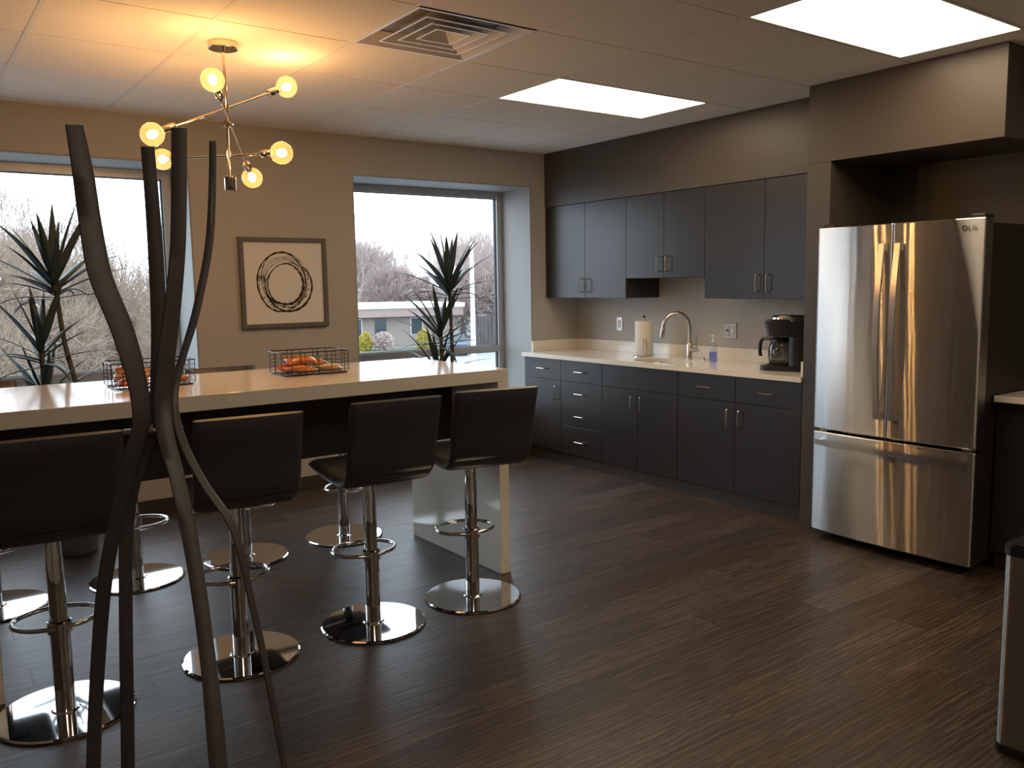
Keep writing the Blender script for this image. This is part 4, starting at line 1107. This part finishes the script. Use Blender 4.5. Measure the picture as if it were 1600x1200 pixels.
bag(.88, 4.22, IZ+.040, .15, .11, (.4, .1, -.2), 'bag_b', 'tan snack bag standing at the back left of the basket behind the sculpture', G1)
bag(.87, 4.16, IZ+.078, .15, .10, (.2, .05, .1), 'bag_a', 'orange snack bag on top in the basket behind the sculpture', G1)
bag(1.04, 4.12, IZ+.032, .14, .10, (-.1, .1, -.1), 'bag_a', 'orange snack bag at the front right of the basket behind the sculpture', G1)
bag(1.03, 4.23, IZ+.040, .14, .10, (.3, 0, .3), 'bag_b', 'tan snack bag at the back right of the basket behind the sculpture', G1)

# ---------------------------------------------------------------- yucca plants
def leaf_mesh(L, w_, droop, seed):
    rd = random.Random(seed); bm = NB(); n = 12; prev = None
    z = 0; x = 0; ang_ = 0
    for i in range(n+1):
        u = i/n
        wd = w_*(.55+.45*math.sin(min(1, u*2.2)*PI/2))*(1-u**2.2)*.5+.0006
        a = u**1.8*droop; 
        if i: x += math.sin(a)*L/n; z += math.cos(a)*L/n
        cu = .22*wd
        cur = [bm.verts.new((x+cu, -wd, z)), bm.verts.new((x, 0, z)), bm.verts.new((x+cu, wd, z)), bm.verts.new((x-.0022*(1-u)-.0004, 0, z))]
        if prev:
            for k in range(4): bm.faces.new((prev[k], cur[k], cur[(k+1) % 4], prev[(k+1) % 4]))
        prev = cur
    bmesh.ops.recalc_face_normals(bm, faces=bm.faces)
    me = bpy.data.meshes.new('leaf'); bm.to_mesh(me); bm.free(); me.materials.append(M['leaf'])
    for p in me.polygons: p.use_smooth = True
    return me
LV = [leaf_mesh(.42, .052, .15, 1), leaf_mesh(.44, .052, .40, 2), leaf_mesh(.38, .046, .8, 3), leaf_mesh(.34, .044, .1, 4)]
def yucca(bx, by, stems, pot_r, lab):
    t = thing('yucca_plant', lab, 'plant', (bx, by, 0), group='potted yuccas by the windows')
    obj('pot', lathe(NB(), [(0, 0), (pot_r*.72, 0), (pot_r*.76, .01), (pot_r, .40), (pot_r*1.03, .42), (pot_r*.94, .42), (pot_r*.92, .37), (0, .37)], (bx, by, 0), 32), M['pot'], t, True)
    obj('soil', lathe(NB(), [(0, .372), (pot_r*.9, .372), (pot_r*.88, .385), (0, .392)], (bx, by, 0), 24), M['soil'], t, True)
    rd = random.Random(int(bx*100))
    for (pts, sc, nl, tilt0, dbl) in stems:
        P = smooth_path(pts, 4)
        bm = NB(); n = len(P)
        obj('stem', tube(bm, P, [(.0165-.004*i/n)*(1+.07*(i % 2)) for i in range(n)], 10), M['stem'], t, True)
        top = Vector(pts[-1])
        ga = 2.399963; a0 = rd.uniform(0, 6)
        for k in range(nl):
            u = k/(nl-1)
            tilt = math.radians(14+82*u+rd.uniform(-7, 7)); az = a0+k*ga
            me = LV[0] if u < .35 else (LV[1] if u < .8 else LV[2])
            if k < 3: me = LV[3]
            o = bpy.data.objects.new('leaf', me); COL.objects.link(o); o.parent = t
            o.location = top - Vector((0, 0, .09*u*dbl)) - ORG
            o.rotation_mode = 'QUATERNION'
            dirv = Vector((math.sin(tilt)*math.cos(az), math.sin(tilt)*math.sin(az), math.cos(tilt)))
            o.rotation_quaternion = (Matrix.Rotation(az, 3, 'Z') @ Matrix.Rotation(tilt*.9, 3, 'Y')).to_quaternion()
            s = sc*rd.uniform(.85, 1.12); o.scale = (s, s*1.05, s)
    return t
# (points of each stem, leaf scale, leaves, -, whorl depth)
yucca(3.44, 5.62, [([(3.48, 5.62, .38), (3.52, 5.63, .8), (3.535, 5.65, 1.2), (3.53, 5.66, 1.60)], 1.08, 26, 0, 1.7),
                   ([(3.40, 5.58, .38), (3.41, 5.60, .8), (3.41, 5.60, 1.10), (3.41, 5.61, 1.25)], 1.0, 20, 0, 1.9),
                   ([(3.38, 5.66, .38), (3.40, 5.66, .7), (3.41, 5.66, .93)], .95, 15, 0, 1.0)], .17, 'dark green yucca in front of the right window')
yucca(.78, 5.58, [([(.84, 5.60, .38), (.87, 5.62, .9), (.82, 5.64, 1.25), (.79, 5.65, 1.66)], 1.1, 26, 0, 1.7),
                  ([(.70, 5.56, .38), (.69, 5.58, .8), (.69, 5.60, 1.10), (.69, 5.60, 1.27)], 1.0, 20, 0, 1.7),
                  ([(.73, 5.62, .38), (.70, 5.62, .7), (.69, 5.62, .96)], .95, 14, 0, 1.0)], .17, 'dark green yucca in front of the left window')
